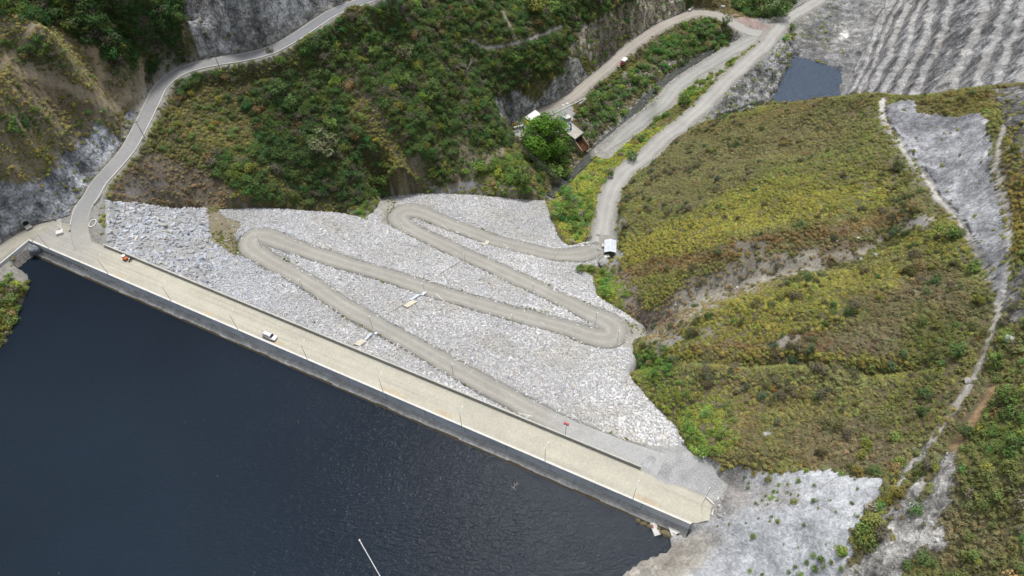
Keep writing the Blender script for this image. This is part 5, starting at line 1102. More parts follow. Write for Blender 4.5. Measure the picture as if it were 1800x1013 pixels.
wallpts('corner_wall', [at(51,421.5,0), at(57,425,0)], .4, -4.4, -.05, M_WALL, 'short corner wall joining the wing wall and the dam', 'wall', M_CONCW)
mb = MB(); a, b_, c_, d_ = [at(u, v, -4.3) for u, v in ((1171,918),(1194,927),(1196,936),(1181,943))]; mb.prism([tuple(p[:2]) for p in (a, b_, c_, d_)], -6.5, -4.1); tag(mb.build('concrete_footing', M_CONCW), 'pale concrete block at the right foot of the dam wall', 'block')
def boulder(name, P, r, seed, m_, label, cat='rock', sc=(1,1,.7), group=None):
    rr_ = np.random.default_rng(seed); bm = bmesh.new(); bmesh.ops.create_icosphere(bm, subdivisions=4, radius=1)
    for _ in range(16):
        n_ = Vector(rr_.normal(size=3)); n_.normalize(); d0 = .62+.25*rr_.random()
        for v in bm.verts:
            q = v.co.dot(n_)-d0
            if q > 0: v.co -= n_*q
    for v in bm.verts: v.co += v.co.normalized()*(mnoise.fractal(v.co*3.1+Vector((seed, 0, 0)), 1.0, 2.0, 4)*.10)
    for v in bm.verts: v.co = Vector((v.co.x*r*sc[0], v.co.y*r*sc[1], v.co.z*r*sc[2]))
    me = bpy.data.meshes.new(name); bm.to_mesh(me); bm.free(); o = link(name, me, m_); o.location = V3(P)+Vector((0,0,r*sc[2]*.45)); o.rotation_euler = (0,0,rr_.random()*6); tag(o, label, cat, group); return o
M_ROCK = m_plain('rock', (.34,.335,.33), .9, .35, 2, .1); M_ROCKB = m_plain('blue_grey_rock', (.22,.235,.26), .9, .4, 1.2, .2); M_PALE = m_plain('pale_rock', (.36,.35,.33), .9, .25, 1.5, .1)
boulder('rock_block', at(67,444,-4.2), 2.6, 5, M_ROCKB, 'dark grey rock block wedged into the left corner of the reservoir', sc=(1,.8,1.0))
0 and boulder('shore_rock', at(62,470,-4.2), 3.4, 6, M_ROCKB, 'steep grey rock face at the waterline below the left wing wall', sc=(.8,1.4,.9))
boulder('boulder', hit(1063,464), 2.6, 7, M_ROCK, 'rounded grey boulder below the metal roofed hut')
boulder('boulder', hit(1776,600), 1.4, 8, M_PALE, 'big pale boulder right of the ridge path')
boulder('boulder', hit(1345,765), .8, 9, M_PALE, 'small white rock alone on the lower grassy slope')
boulder('boulder', hit(1539,450), .8, 10, M_ROCK, 'pale rock in the upper end of the dry gully, left one')
boulder('boulder', hit(1514,456), .7, 11, M_ROCK, 'pale rock in the dry gully just below its upper end')
boulder('boulder', hit(1700,672), 1.0, 12, M_PALE, 'small pale rock beside the lower ridge path')
boulder('boulder', hit(1371,24), 1.8, 13, M_PALE, 'pale boulder by the trees at the top, near the gravel junction')
# boat raft, boom, branch shape for a faint ring, gauge post
P = at(1151.5, 931, WATER); rz = ang(at(1148,922,WATER), at(1155,940,WATER)); t = empty('floating_raft', P, rz, 'small pale raft floating beside the right end of the dam', 'raft')
m = MB(); m.box((0,0,.38), (3.3,1.5,.12)).box((.9,0,.5), (1.0,1.2,.12)); m.build('deck', M_CONCW, t)
for sg in (-1, 1):
    m = MB(); m.tube((-1.6, sg*.62, .12), (1.6, sg*.62, .12), .28, .28, 12); m.build('float', M_CONC, t)
m = MB(); m.box((-.6,-.5,.62), (.5,.4,.35), bev=.05); m.build('red_box', M_RED, t); m = MB(); m.path([(-1.4,.6,.4),(-1.4,.6,1.1),(1.3,.6,1.1),(1.3,.6,.4)], .03); m.build('rail', M_DARK, t)
P = at(632, 950, WATER); Q = at(672, 1020, WATER); Q2 = P+(Q-P)*2.4; t = empty('floating_boom', P, 0, 'thin white floating boom line at the bottom of the reservoir', 'boom')
n_ = 42; m = MB(); m.tube((0,0,.08), tuple(Q2-P+np.array([0,0,.08])), .06, .06, 6); m.build('cable', M_CONCW, t)
m = MB()
for k_ in range(n_): 
    a = (Q2-P)*(k_+.1)/n_; b_ = (Q2-P)*(k_+.85)/n_; m.tube(tuple(a+[0,0,.06]), tuple(b_+[0,0,.06]), .10, .10, 8)
m.build('float_line', M_WHITE, t); m = MB(); m.ball((0,0,.12), .26); m.build('end_buoy', M_WHITE, t, True)
P = at(902, 857, WATER); mb = MB(); 
for a0, b0 in (((0,0,.05),(1.6,1.4,.15)),((.8,.7,.1),(.4,2.2,.35)),((1.6,1.4,.15),(2.6,1.3,.3)),((.3,.3,.05),(1.0,-1.5,.1)),((-.8,.4,.0),(.2,-.5,.1)),((1.2,1.1,.1),(2.0,2.4,.3))): mb.tube(tuple(c*.6 for c in a0), tuple(c*.6 for c in b0), .05, .02, 6)
o = mb.build('ring_stand_in', M_DEAD); o.location = P; tag(o, 'pale branch shape standing in for a faint ring on the reservoir', 'branch')  # branch shape stands in for a faint ring on the water
P = at(78, 451.5, WATER); mb = MB(); mb.tube((0,0,-1), (0,0,1.9), .09, .09, 8).box((0,0,1.95), (.2,.2,.15)); o = mb.build('gauge_post', M_DARK); o.location = P; tag(o, 'short dark gauge post at the waterline in the left corner', 'post')
# plaza furniture
P = at(107, 411, ROADZ-.2); t = empty('concrete_monument', P, ang(at(107,410,ROADZ), at(104,384,ROADZ)), 'pale concrete block with a long slab on the left plaza', 'monument')
m = MB(); m.box((0,0,.55), (1.8,2.3,1.1), bev=.08); m.build('block', M_CONCW, t); m = MB(); m.box((4.3,0,.16), (6.2,1.5,.3), bev=.03); m.build('slab', M_CONC, t); m = MB(); m.box((1.2,-.1,.7), (.5,.5,.9), bev=.04); m.build('cabinet', M_DARK, t)
P = at(163, 393, ROADZ-.1); mb = MB(); pts_o = [(1.25*math.cos(a), 1.9*math.sin(a)) for a in np.linspace(0, 6.2832, 25)]; 
for a, b_ in zip(pts_o[:-1], pts_o[1:]): mb.prism([a, b_, (b_[0]*.8, b_[1]*.8), (a[0]*.8, a[1]*.8)], -.1, .22)
o = mb.build('ring_kerb', M_CONCW); o.location = P; tag(o, 'oval pale kerb ring beside the end of the asphalt road', 'kerb ring')
P = hit(43, 391); t = empty('culvert', P, ang(at(43,392,0), at(52,402,0)), 'dark round culvert mouth at the foot of the left rock slope', 'culvert')
m = MB(); pr = [(1.15*math.cos(a), 1.15*math.sin(a)) for a in np.linspace(0, 6.2832, 21)]
for a, b_ in zip(pr[:-1], pr[1:]):
    m.face([(-3,a[0],a[1]),(.9,a[0],a[1]),(.9,b_[0],b_[1]),(-3,b_[0],b_[1])]); m.face([(.9,a[0],a[1]),(.9,a[0]*.88,a[1]*.88),(.9,b_[0]*.88,b_[1]*.88),(.9,b_[0],b_[1])])
m.build('pipe', M_CONC, t); m = MB(); m.face([(.6,p[0]*.9,p[1]*.9) for p in pr[:-1]]); m.build('opening', M_BLACK, t)
m = MB(); m.box((1.9,0,-.9), (2.2,2.0,.25)); m.build('apron', M_CONC, t)
P = at(1248, 882, ROADZ-.1); mb = MB(); mb.box((0,0,.32), (3.0,.35,.65), bev=.05).box((0,0,.05), (3.1,.6,.2), bev=.03); o = mb.build('traffic_barrier', M_CONCW); o.location = P; o.rotation_euler = (0,0,ang(at(1241,876,ROADZ), at(1254,888,ROADZ))); tag(o, 'short pale concrete traffic barrier at the right end of the crest', 'barrier')
wallpts('planter_kerb', [at(1263,874,-.3), at(1257,890,-.3), at(1251,905,-.3)], .3, -1.4, -.1, M_CONCW, 'thin pale kerb beside the grass strip right of the barrier', 'kerb')
mb = MB(); mb.tube((0,0,-.3), (0,0,1.6), .14, .12, 8).box((0,0,1.65), (.4,.4,.12)); o = mb.build('marker_post', M_CONCW); o.location = at(1235, 808, -.8); tag(o, 'short white marker post at the top corner of the gravel pad', 'post')

# ------------------------------------------------------------------ asphalt road edges
def edge_line(P, off, i0, i1, name, m_, w=.28, z0=-.4, z1=.22):
    tng = np.gradient(P[:, :2], axis=0); tng /= np.linalg.norm(tng, axis=1)[:, None]; nr = np.stack([-tng[:, 1], tng[:, 0]], 1); VV = []; 
    idx = np.arange(i0, i1)
    for o_, zz_ in ((off-w/2, z0), (off-w/2, z1), (off+w/2, z1), (off+w/2, z0)):
        VV.append(np.concatenate([P[idx, :2]+nr[idx]*o_, P[idx, 2:]+zz_], 1))
    VV = np.stack(VV, 1).reshape(-1, 3); return link(name, np_mesh(name, VV, grid_faces(len(idx), 4), False), m_)
nA = len(AC)
o = edge_line(AC, -2.95, 14, nA-1, 'road_kerb', M_CONCW, .3, -.5, .28); tag(o, 'white kerb along the valley side of the asphalt road', 'kerb')
o = edge_line(AC, 2.95, 8, nA-1, 'road_kerb', M_CONCW, .22, -.5, .10); tag(o, 'white kerb along the hill side of the asphalt road', 'kerb')
o = edge_line(AC, 4.0, int(nA*.5), nA-1, 'drain_channel', M_CONC, .5, -.5, .02); tag(o, 'narrow concrete drain at the foot of the grey cliff', 'drain')
i0 = int(nA*.80); o = edge_line(AC, -3.25, i0, nA-1, 'retaining_wall', M_CONC, .3, -4.5, -.1); tag(o, 'pale retaining wall holding up the asphalt road at the top', 'wall')
tng = np.gradient(AC[:, :2], axis=0); tng /= np.linalg.norm(tng, axis=1)[:, None]; nr = np.stack([-tng[:, 1], tng[:, 0]], 1)
for k_ in range(i0+3, nA-4, 3):
    m = MB(); c_ = AC[k_, :2]-nr[k_]*3.5; m.box((c_[0], c_[1], AC[k_, 2]-2.4), (.35,.35,4.4), rz=math.atan2(tng[k_, 1], tng[k_, 0])); m.build('buttress', M_CONCW, o)
# utility poles and wires
def upole(u, v, h, label):
    P = hit(u, v); t = empty('utility_pole', P, .6, label, 'utility pole', 'utility poles'); m = MB(); m.tube((0,0,-1), (0,0,h), .16, .10, 8); m.build('pole', M_STEEL, t); m = MB(); m.box((0,0,h-.4), (2.0,.12,.12)); m.build('crossarm', M_DARK, t)
    for x in (-.9, 0, .9):
        m = MB(); m.tube((x,0,h-.34), (x,0,h-.1), .06, .05); m.build('insulator', M_CONCW, t)
    return P+np.array([0, 0, h-.1])
pa = upole(386, 119, 8, 'utility pole at the foot of the grey cliff beside the road'); pb = upole(255, 243, 8, 'utility pole on the valley side of the curving asphalt road')
pc = upole(690, 22, 10, 'utility pole below the top end of the asphalt road'); pd_ = upole(897, 262, 9, 'utility pole beside the white tank left of the great tree'); pe = upole(1000, 352, 9, 'utility pole in bright brush above the riverbed'); pf = upole(1086, 545, 9, 'utility pole in the brush right of the zigzag road')
def wires(a, b, n, label, sag=3):
    mb = MB(); d = (b-a)[:2]; d = d/np.linalg.norm(d); nn_ = np.array([-d[1], d[0], 0])
    for k_ in range(n):
        off = nn_*(k_-(n-1)/2)*.9; pts = [tuple(a+(b-a)*t_+off-np.array([0,0,sag*4*t_*(1-t_)])) for t_ in np.linspace(0, 1, 13)]; mb.path(pts, .04, 4)
    o = mb.build('power_line', M_STEEL); tag(o, label, 'cable', 'power lines')
wires(pa, pb, 2, 'pair of wires crossing beside the asphalt road bend', 1.5); wires(pc, pd_, 3, 'long wires running down the forested slope to the tank', 5); wires(pd_, pe, 3, 'wires from the white tank past the great tree', 2); wires(pe, pf, 2, 'wires spanning from the riverbed over to the right hill foot', 4)

# ------------------------------------------------------------------ hut with zinc roof
P = at(1072, 440, HUTZ); t = empty('site_hut', P, R(-7), 'open hut with a ridged zinc roof where the gravel roads meet', 'hut')
W_, L_ = 4.2, 6.0
for sg in (-1, 1):
    m = MB(); nseg = 12
    for k_ in range(nseg):
        y0 = -L_/2-.4+k_*(L_+.8)/nseg; y1 = y0+(L_+.8)/nseg; z_ = .03*(k_ % 2)
        m.face([(0,y0,3.3+z_),(0,y1,3.3+z_),(sg*(W_/2+.4),y1,2.5+z_),(sg*(W_/2+.4),y0,2.5+z_)]); m.face([(0,y0,3.26+z_),(0,y1,3.26+z_),(sg*(W_/2+.4),y1,2.46+z_),(sg*(W_/2+.4),y0,2.46+z_)])
    m.build('roof_panel', M_ZINC, t)
m = MB(); m.box((0,0,3.33), (.3,L_+.9,.08)); m.build('ridge_cap', M_ZINC, t)
m = MB(); m.box((0,.6,1.2), (W_-.5,L_-1.4,2.4)); m.build('wall', M_DARK, t); m = MB(); m.box((0,L_/2-.15,1.3), (W_-.2,.1,2.5)); m.build('back_wall', M_CONC, t)
for x in (-1, 1):
    for y in (-1, 1):
        m = MB(); m.tube((x*(W_/2-.1), y*(L_/2-.2), -.3), (x*(W_/2-.1), y*(L_/2-.2), 2.6), .08); m.build('post', M_DARK, t)
P = hit(1066, 453.5); t = empty('water_tank', P, .3, 'cream flat topped tank in front of the zinc roofed hut', 'tank'); m = MB(); m.box((0,0,.6), (2.4,1.5,1.2), bev=.15); m.build('body', M_CONCW, t, True); m = MB(); m.tube((.4,0,1.15), (.4,0,1.3), .3); m.build('lid', M_CONC, t)
P = hit(1059.5, 433.5); mb = MB(); mb.box((0,0,.5), (.9,1.6,1.0), bev=.08).tube((0,.9,0), (0,.9,1.6), .05); o = mb.build('stacked_sacks', M_CONCW); o.location = P; tag(o, 'small white stack of sacks against the left side of the hut', 'sacks')

# ------------------------------------------------------------------ intake works
ZI = cz(-64)
def quadbox(mb, px, z1, z0):
    mb.prism([tuple(at(u, v, z1)[:2]) for u, v in px], z0, z1); return mb
t = empty('intake_shed', at(936, 206, ZI), 0, 'shed with a white flat roof and yellow end wall by the cliff', 'shed')
def child_abs(o, t): o.parent = t; o.matrix_parent_inverse = Matrix.Translation(-Vector(t.location)); return o
bpy.context.view_layer.update()
RQ = [(922.5,206.5),(940.5,193),(951,201),(931.5,213.5)]; zr_ = ZI+3.2
Wq = np.array([at(u, v, zr_) for u, v in RQ]); cw = Wq.mean(0); Wi = cw+(Wq-cw)*.88
child_abs(MB().prism([tuple(p[:2]) for p in Wi], ZI-.3, zr_-.15).build('wall', M_CONCW), t)
child_abs(MB().prism([tuple(p[:2]) for p in Wq], zr_-.14, zr_+.04).build('roof', M_WHITE), t)
e0, e1 = Wi[0], Wi[3]; dn_ = (e0-Wi[1]); dn_ /= np.linalg.norm(dn_)
child_abs(MB().prism([tuple((p)[:2]) for p in (e0+dn_*.03, e1+dn_*.03, e1+dn_*1.3, e0+dn_*1.3)], ZI-.3, zr_-1.0).build('annex', M_YEL), t)
mid = (Wi[3]+Wi[2])/2; dw = (Wi[3]-Wi[2]); dw /= np.linalg.norm(dw); dq = np.array([dw[1], -dw[0], 0]); dq = dq if dq[1] < 0 else -dq
child_abs(MB().prism([tuple(p[:2]) for p in (Wi[3]+dq*.04, Wi[3]-dw*1.6+dq*.04, Wi[3]-dw*1.6-dq*.1, Wi[3]-dq*.1)], ZI, ZI+2.5).build('door', M_RED), t)
# gate tower
DK = [(990.5,229.5),(1011,244.5),(1025.7,233),(1006,216.5)]; zt = ZI+.8
t = empty('gate_tower', at(1008, 231, zt-4), 0, 'concrete gate tower with a blue pipe and a rusty chute to the river', 'tower'); bpy.context.view_layer.update()
Dq = np.array([at(u, v, zt) for u, v in DK]); cdk = Dq.mean(0); Di = cdk+(Dq-cdk)*.93
child_abs(MB().prism([tuple(p[:2]) for p in Di], zt-9, zt-.5).build('shaft', M_CONC), t)
child_abs(MB().prism([tuple(p[:2]) for p in Dq], zt-.49, zt).build('deck', M_CREAMD), t)
ex = Dq[2]-Dq[1]; ex /= np.linalg.norm(ex); ey = np.array([ex[1], -ex[0], 0]); ey = ey if ey[1] < 0 else -ey
o0 = Di[1]+ex*.55+ey*.02; wq = np.linalg.norm(Di[2]-Di[1])-1.1
mb = MB(); mb.prism([tuple(p[:2]) for p in (o0, o0+ex*wq, o0+ex*wq+ey*.05, o0+ey*.05)], zt-6, zt-1.1); child_abs(mb.build('opening', M_BLACK), t)
for k_, q0 in ((0, o0-ex*.35), (1, o0+ex*(wq+.05))):
    mb = MB(); a = q0+ey*.1; L_ = 4.4; vs_ = []
    for dx_ in (0, .32):
        vs_.append([tuple((a+ex*dx_)[:2])+(zt-2.0,), tuple((a+ex*dx_+ey*L_)[:2])+(zt-5.4,), tuple((a+ex*dx_+ey*L_)[:2])+(zt-9.0,), tuple((a+ex*dx_)[:2])+(zt-9.5,)])
    A_, B_ = vs_; mb.face(A_).face(B_[::-1]); 
    for q in range(4): mb.face([A_[q], A_[(q+1) % 4], B_[(q+1) % 4], B_[q]])
    bmesh.ops.remove_doubles(mb.bm, verts=mb.bm.verts, dist=.001); child_abs(mb.build('wing_wall', M_WOOD), t)
mb = MB(); a = o0; 
mb.face([tuple(a[:2])+(zt-4.2,), tuple((a+ex*wq)[:2])+(zt-4.2,), tuple((a+ex*wq+ey*4.5)[:2])+(zt-7.2,), tuple((a+ey*4.5)[:2])+(zt-7.2,)]); child_abs(mb.build('chute', M_RUST), t)
mb = MB(); 
for k_ in range(4): 
    q = a+ex*wq*(k_+.5)/4; mb.tube(tuple(q[:2])+(zt-3.9,), tuple((q+ey*4.4)[:2])+(zt-6.9,), .09)
child_abs(mb.build('rails', M_RUST), t)
for a, b_ in ((Dq[2], Dq[3]), (Dq[3], Dq[0])):
    mb = MB(); d = b_-a; n_ = max(2, int(np.linalg.norm(d)/1.6))
    for k_ in range(n_+1): 
        q = a+d*k_/n_; mb.tube((q[0], q[1], zt), (q[0], q[1], zt+1.0), .035)
    mb.tube((a[0], a[1], zt+1), (b_[0], b_[1], zt+1), .035); child_abs(mb.build('railing', M_STEEL), t)
bp = at(1003.5, 228, zt); t = empty('intake_pipe', bp, 0, 'bright blue curved vent pipe on top of the gate tower', 'pipe')
m = MB(); m.tube((0,0,0), (0,0,.25), 1.0, .9, 18); m.build('flange', M_CONCW, t); m = MB(); m.tube((0,0,.25), (0,0,.4), .7, .7, 18); m.build('collar', M_BLUE, t)
m = MB(); m.path([(0,0,.3),(0,0,2.6),(-.25,0,3.3),(-.8,0,3.9),(-1.5,.1,4.3)], .34, 12); 
for p in ((0,0,2.6),(-.25,0,3.3),(-.8,0,3.9)): m.ball(p, .34)
m.build('bend', M_BLUE, t, True)
t = empty('valve_housing', at(997, 211, ZI), .5, 'small grey concrete valve housing behind the blue pipe', 'housing'); m = MB(); m.box((0,0,.9), (3.0,2.4,1.9), bev=.05); m.build('body', M_CONC, t); m = MB(); m.box((0,0,1.9), (3.3,2.7,.14)); m.build('roof', M_CONCW, t)
P = at(990.5, 208, ZI+1.2); mb = MB(); mb.box((0,0,0), (1.5,.9,.8), rz=.5, bev=.1).tube((-.9,-.3,.1), (.9,.6,.1), .25, .25, 10).tube((-.5,0,-1.5), (-.5,0,0), .1).tube((.5,.2,-1.5), (.5,.2,0), .1); o = mb.build('blue_pump', M_BLUE); o.location = P; tag(o, 'small blue pump left of the concrete valve housing', 'pump')
# stepped masonry wall beside the ramp road
A_, B_ = at(971,202,ZI+.2), at(1029,173,ZI+.2); d = B_-A_; dq = np.array([d[1], -d[0], 0]); dq /= np.linalg.norm(dq); dq = dq if dq[1] < 0 else -dq
mb = MB(); n_ = 13; top = [A_+d*k_/n_ for k_ in range(n_+1)]; lowpx = [(982+(1029.5-982)*k_/n_, 213+(173.6-213)*k_/n_) for k_ in range(n_+1)]; low = [at(u_, v_, ZI-.2-3.4*(1-k_/n_)) for k_, (u_, v_) in enumerate(lowpx)]
for k_ in range(n_): mb.face([tuple(top[k_]), tuple(top[k_+1]), tuple(low[k_+1]), tuple(low[k_])])
t = mb.build('ramp_wall', M_MASONRY); tag(t, 'sloping grey masonry wall with a stepped foot beside the dirt road', 'wall')
mb = MB()
for k_ in range(n_): c = (low[k_]+low[k_+1])/2; mb.box((c[0], c[1], c[2]-.9), (1.5,.8,2.2), rz=math.atan2(d[1], d[0]))
mb.build('step', M_CONCW, t); mb = MB()
u_ = d/np.linalg.norm(d); mb.prism([tuple(p[:2]) for p in (A_-dq*.4, B_-dq*.4, B_, A_)], ZI-1.5, ZI+.45); mb.build('parapet', M_CONCW, t)
# pipes, slab, tank left of the great tree
def bar2(name, u0, v0, u1, v1, z, r, m_, label, cat, n=14):
    a, b_ = at(u0, v0, z), at(u1, v1, z); mb = MB(); mb.tube(a, b_, r, r, n); o = mb.build(name, m_, None, True); tag(o, label, cat); return o
bar2('steel_pipe', 903, 225, 921, 221, ZI+.7, .6, M_WHITE, 'thick white pipe lying in front of the yellow ended shed', 'pipe')
bar2('steel_pipe', 894, 232, 912, 231, ZI+.4, .22, M_CONC, 'thin grey pipe lying left of the round slab', 'pipe'); bar2('steel_beam', 905, 228, 917, 227, ZI+.4, .2, M_STEEL, 'short dark beam between the two pipes', 'beam')
mb = MB(); a = at(917, 238, ZI+.2); mb.tube(a, a+np.array([0,0,.35]), 2.1, 2.0, 24); tag(mb.build('round_slab', M_CONC), 'round grey concrete slab at the left foot of the great tree', 'slab')
P = at(897, 249, cz(-63.5)); t = empty('storage_tank', P, .4, 'white open ended tank at the left edge of the works yard', 'tank'); m = MB()
pr = [(1.5*math.cos(a), 1.5*math.sin(a)) for a in np.linspace(0, 6.2832, 25)]
for a, b_ in zip(pr[:-1], pr[1:]): m.face([(a[0],a[1],0),(b_[0],b_[1],0),(b_[0],b_[1],2.2),(a[0],a[1],2.2)]); m.face([(a[0],a[1],2.2),(b_[0],b_[1],2.2),(b_[0]*.86,b_[1]*.86,2.2),(a[0]*.86,a[1]*.86,2.2)])
m.build('shell', M_WHITE, t); m = MB(); m.tube((0,0,1.1), (0,0,1.2), 1.45, 1.45, 24); m.build('inner_floor', M_CONC, t)
# manhole pads on the ramp road
for k_, (u, v) in enumerate(((990,185),(997,182))):
    mb = MB(); P = at(u, v, ZI+.12); mb.box((0,0,0), (1.4,1.2,.1)); o = mb.build('cover_slab', M_CONCW); o.location = P; o.rotation_euler = (0,0,.5); tag(o, ('left' if k_ == 0 else 'right')+' one of two pale cover slabs set in the dirt road', 'slab', 'cover slabs')
# barrier walls at the top junction
wallpts('road_barrier', [at(1229,9.5,-61.5), at(1252,10,-61.5), at(1274,12.5,-61.5)], 1.0, -64, -60.9, M_CONCW, 'long white concrete barrier across the side road at the top', 'barrier')
wallpts('road_barrier', [at(1211,19,-61.5), at(1222,9,-61.5)], 1.0, -64, -60.9, M_CONCW, 'short angled white barrier left of the long one at the top', 'barrier')

# ------------------------------------------------------------------ instruments on the face
def slopebox(mb, s, w0, w1, wid, z0, z1, n=6):
    for k_ in range(n):
        a, b_ = w0+(w1-w0)*k_/n, w0+(w1-w0)*(k_+1)/n; za, zb = float(DG.sample(DZ, s, a)), float(DG.sample(DZ, s, b_)); q = []
        for (w_, z_) in ((a, za), (b_, zb)):
            for zo in (z0, z1):
                for sd in (-wid/2, wid/2): q.append(swv(s+sd, w_, z_+zo))
        for f in ((0,1,3,2),(4,5,7,6),(0,1,5,4),(2,3,7,6),(0,2,6,4),(1,3,7,5)): mb.face([q[i] for i in f])
    bmesh.ops.remove_doubles(mb.bm, verts=mb.bm.verts, dist=.002); return mb
def sline(u0, v0, u1, v1): 
    a, b_ = onface(u0, v0), onface(u1, v1); s0, w0 = tosw(a[0], a[1]); s1, w1 = tosw(b_[0], b_[1]); return (s0+s1)/2, w0, w1
def facebar(u0, v0, u1, v1, wid, z0, z1, n=10):
    P, Q = onface(u0, v0), onface(u1, v1); d = (Q-P)[:2]; d = d/np.linalg.norm(d); nr_ = np.array([-d[1], d[0]])*wid/2; mb = MB(); prev = None
    for k_ in range(n+1):
        c = P[:2]+(Q-P)[:2]*k_/n; s_, w_ = tosw(*c); zc = float(DG.sample(DZ, s_, w_)); ring = [mb.bm.verts.new((*(c+nr_*sd), zc+zo)) for sd, zo in ((-1,z0),(1,z0),(1,z1),(-1,z1))]
        if prev:
            for q in range(4): mb.bm.faces.new((prev[q], prev[(q+1) % 4], ring[(q+1) % 4], ring[q]))
        else: mb.bm.faces.new(ring)
        prev = ring
    mb.bm.faces.new(prev); return mb
for (w1_, s1_, lb) in (((642,600,663,587),(628,609,641,600),'nearest the crest road'), ((722,530,748,516),(713,541,730,531),'beside the second leg of the zigzag')):
    o = facebar(*w1_, .95, .35, .9).build('channel_cover', M_ZINC); tag(o, 'long white cover on the rock face '+lb, 'cover', 'white covers on the rock face')
    o = facebar(*s1_, 1.9, .1, .7, 3).build('concrete_pad', M_CREAM); tag(o, 'cream concrete pad on the rock face '+lb, 'pad', 'concrete pads on the rock face')
o = facebar(848,432,858,425, 1.6, .1, .6, 3).build('concrete_pad', M_CREAM); tag(o, 'cream concrete pad near the lowest leg of the zigzag', 'pad', 'concrete pads on the rock face')
for k_, (q, lb) in enumerate((((680,553,712,534),'above the second leg'), ((758,492,815,461),'between the second and third legs'), ((832,441,848,432),'between the third and lowest legs'), ((616,612,650,587),'just below the crest parapet'))):
    o = facebar(*q, .4, .1, .38, 14).build('drain_channel', M_CONC); tag(o, 'narrow grey drain down the rock face '+lb, 'drain', 'drains down the rock face')
for k_, (u0, v0, u1, v1, lb) in enumerate(((501,497,506,501,'near the left hairpin'),(583,507,588,511,'on the upper leg lower edge'),(598,629,603,626,'by the crest'),(766,517,778,528,'right of the second white cover'),(776,395,789,406,'near the lower left hairpin'),(884,429,895,437,'on the lowest leg'),(950,567,958,572,'toward the right hairpin'),(803,630,806,634,'on the top leg'),(910,727,935,733,'by the parapet near its right part'))):
    a, b_ = onface(u0, v0), onface(u1, v1); mb = MB(); mb.tube(a+[0,0,.25], b_+[0,0,.25], .17, .17, 6); o = mb.build('drain_pipe', M_CONCW); tag(o, 'short pale drain pipe '+lb, 'pipe', 'short drain pipes beside the zigzag road')

# ------------------------------------------------------------------ trees and shrubs one can tell apart
def m_tree(name, col):
    m, nt, b = mat(name); rgb = nt.nodes.new('ShaderNodeRGB'); rgb.outputs[0].default_value = (*col, 1); v = nt.nodes.new('ShaderNodeAttribute'); v.attribute_name = 'shade'
    oi = nt.nodes.new('ShaderNodeObjectInfo'); r_ = nt.nodes.new('ShaderNodeMapRange'); r_.inputs[3].default_value = .75; r_.inputs[4].default_value = 1.3; nt.links.new(oi.outputs['Random'], r_.inputs[0])
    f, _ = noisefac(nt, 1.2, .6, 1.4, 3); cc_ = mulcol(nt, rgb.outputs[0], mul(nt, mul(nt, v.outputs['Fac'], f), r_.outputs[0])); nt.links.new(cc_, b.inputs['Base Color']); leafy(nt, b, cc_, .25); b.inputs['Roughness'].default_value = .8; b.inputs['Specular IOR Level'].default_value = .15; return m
M_GREAT = m_tree('great_tree_leaves', (.12,.235,.035))
TM = {'bright green': m_tree('bright_leaves', (.20,.32,.07)), 'green': m_tree('green_leaves', (.165,.25,.065)), 'dark green': m_tree('dark_leaves', (.11,.18,.06)), 'grey green': m_tree('grey_leaves', (.19,.205,.11)), 'yellow green': m_tree('yellow_leaves', (.26,.28,.06))}
def crown_mesh(n, seed, lumps_n=13, leaf=.07, lo=.45, sp=.3, rl=.24):
    r = np.random.default_rng(seed); V_ = []; F_ = []; sh = []; L_ = r.normal(size=(lumps_n, 3)); L_ /= np.linalg.norm(L_, axis=1)[:, None]; L_ *= (lo+sp*r.random((lumps_n, 1)))*[1, 1, .75]; lr = rl+.2*r.random(lumps_n); lb = .7+.6*r.random(lumps_n)
    for i in range(n):
        k_ = r.integers(lumps_n); d = r.normal(size=3); d /= np.linalg.norm(d); rad = lr[k_]*(.7+.35*r.random()); c = L_[k_]+d*rad; s = leaf*(.7+.7*r.random()); nrm = d+np.array([0,0,.55])+r.normal(size=3)*.4; nrm /= np.linalg.norm(nrm)
        a = np.cross(nrm, r.normal(size=3)); a /= np.linalg.norm(a); bb = np.cross(nrm, a); b0 = len(V_); V_ += [c-a*s, c+bb*s*.6, c+a*s, c-bb*s*.6]; F_.append([b0, b0+1, b0+2, b0+3])
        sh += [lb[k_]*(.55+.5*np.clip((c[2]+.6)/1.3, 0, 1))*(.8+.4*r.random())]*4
    return np_mesh('crown', V_, F_, False, {'shade': ('FLOAT', np.array(sh, np.float32))})
CR = {k_: [] for k_ in TM}; 
for q, kd in enumerate(TM):
    for v_ in range(2): me = crown_mesh(520, 500+q*7+v_, leaf=.085); me.materials.append(TM[kd]); CR[kd].append(me)
def trunk_mesh():
    m = MB(); m.tube((0,0,-1.6), (0,0,-.3), .09, .055, 8)
    for a in range(5): th_ = a*1.257; m.tube((0,0,-.45), (.45*math.cos(th_), .45*math.sin(th_), .15+.08*(a % 2)), .04, .015, 5)
    me = bpy.data.meshes.new('trunk'); m.bm.to_mesh(me); m.bm.free(); me.materials.append(M_TRUNK); return me
TRK = trunk_mesh()
def solve_px(u, v, up):
    z = -30.0; P = hit(u, v); 
    for _ in range(8): g = gz(P[0], P[1]); P = at(u, v, g+up)
    return P, gz(P[0], P[1])
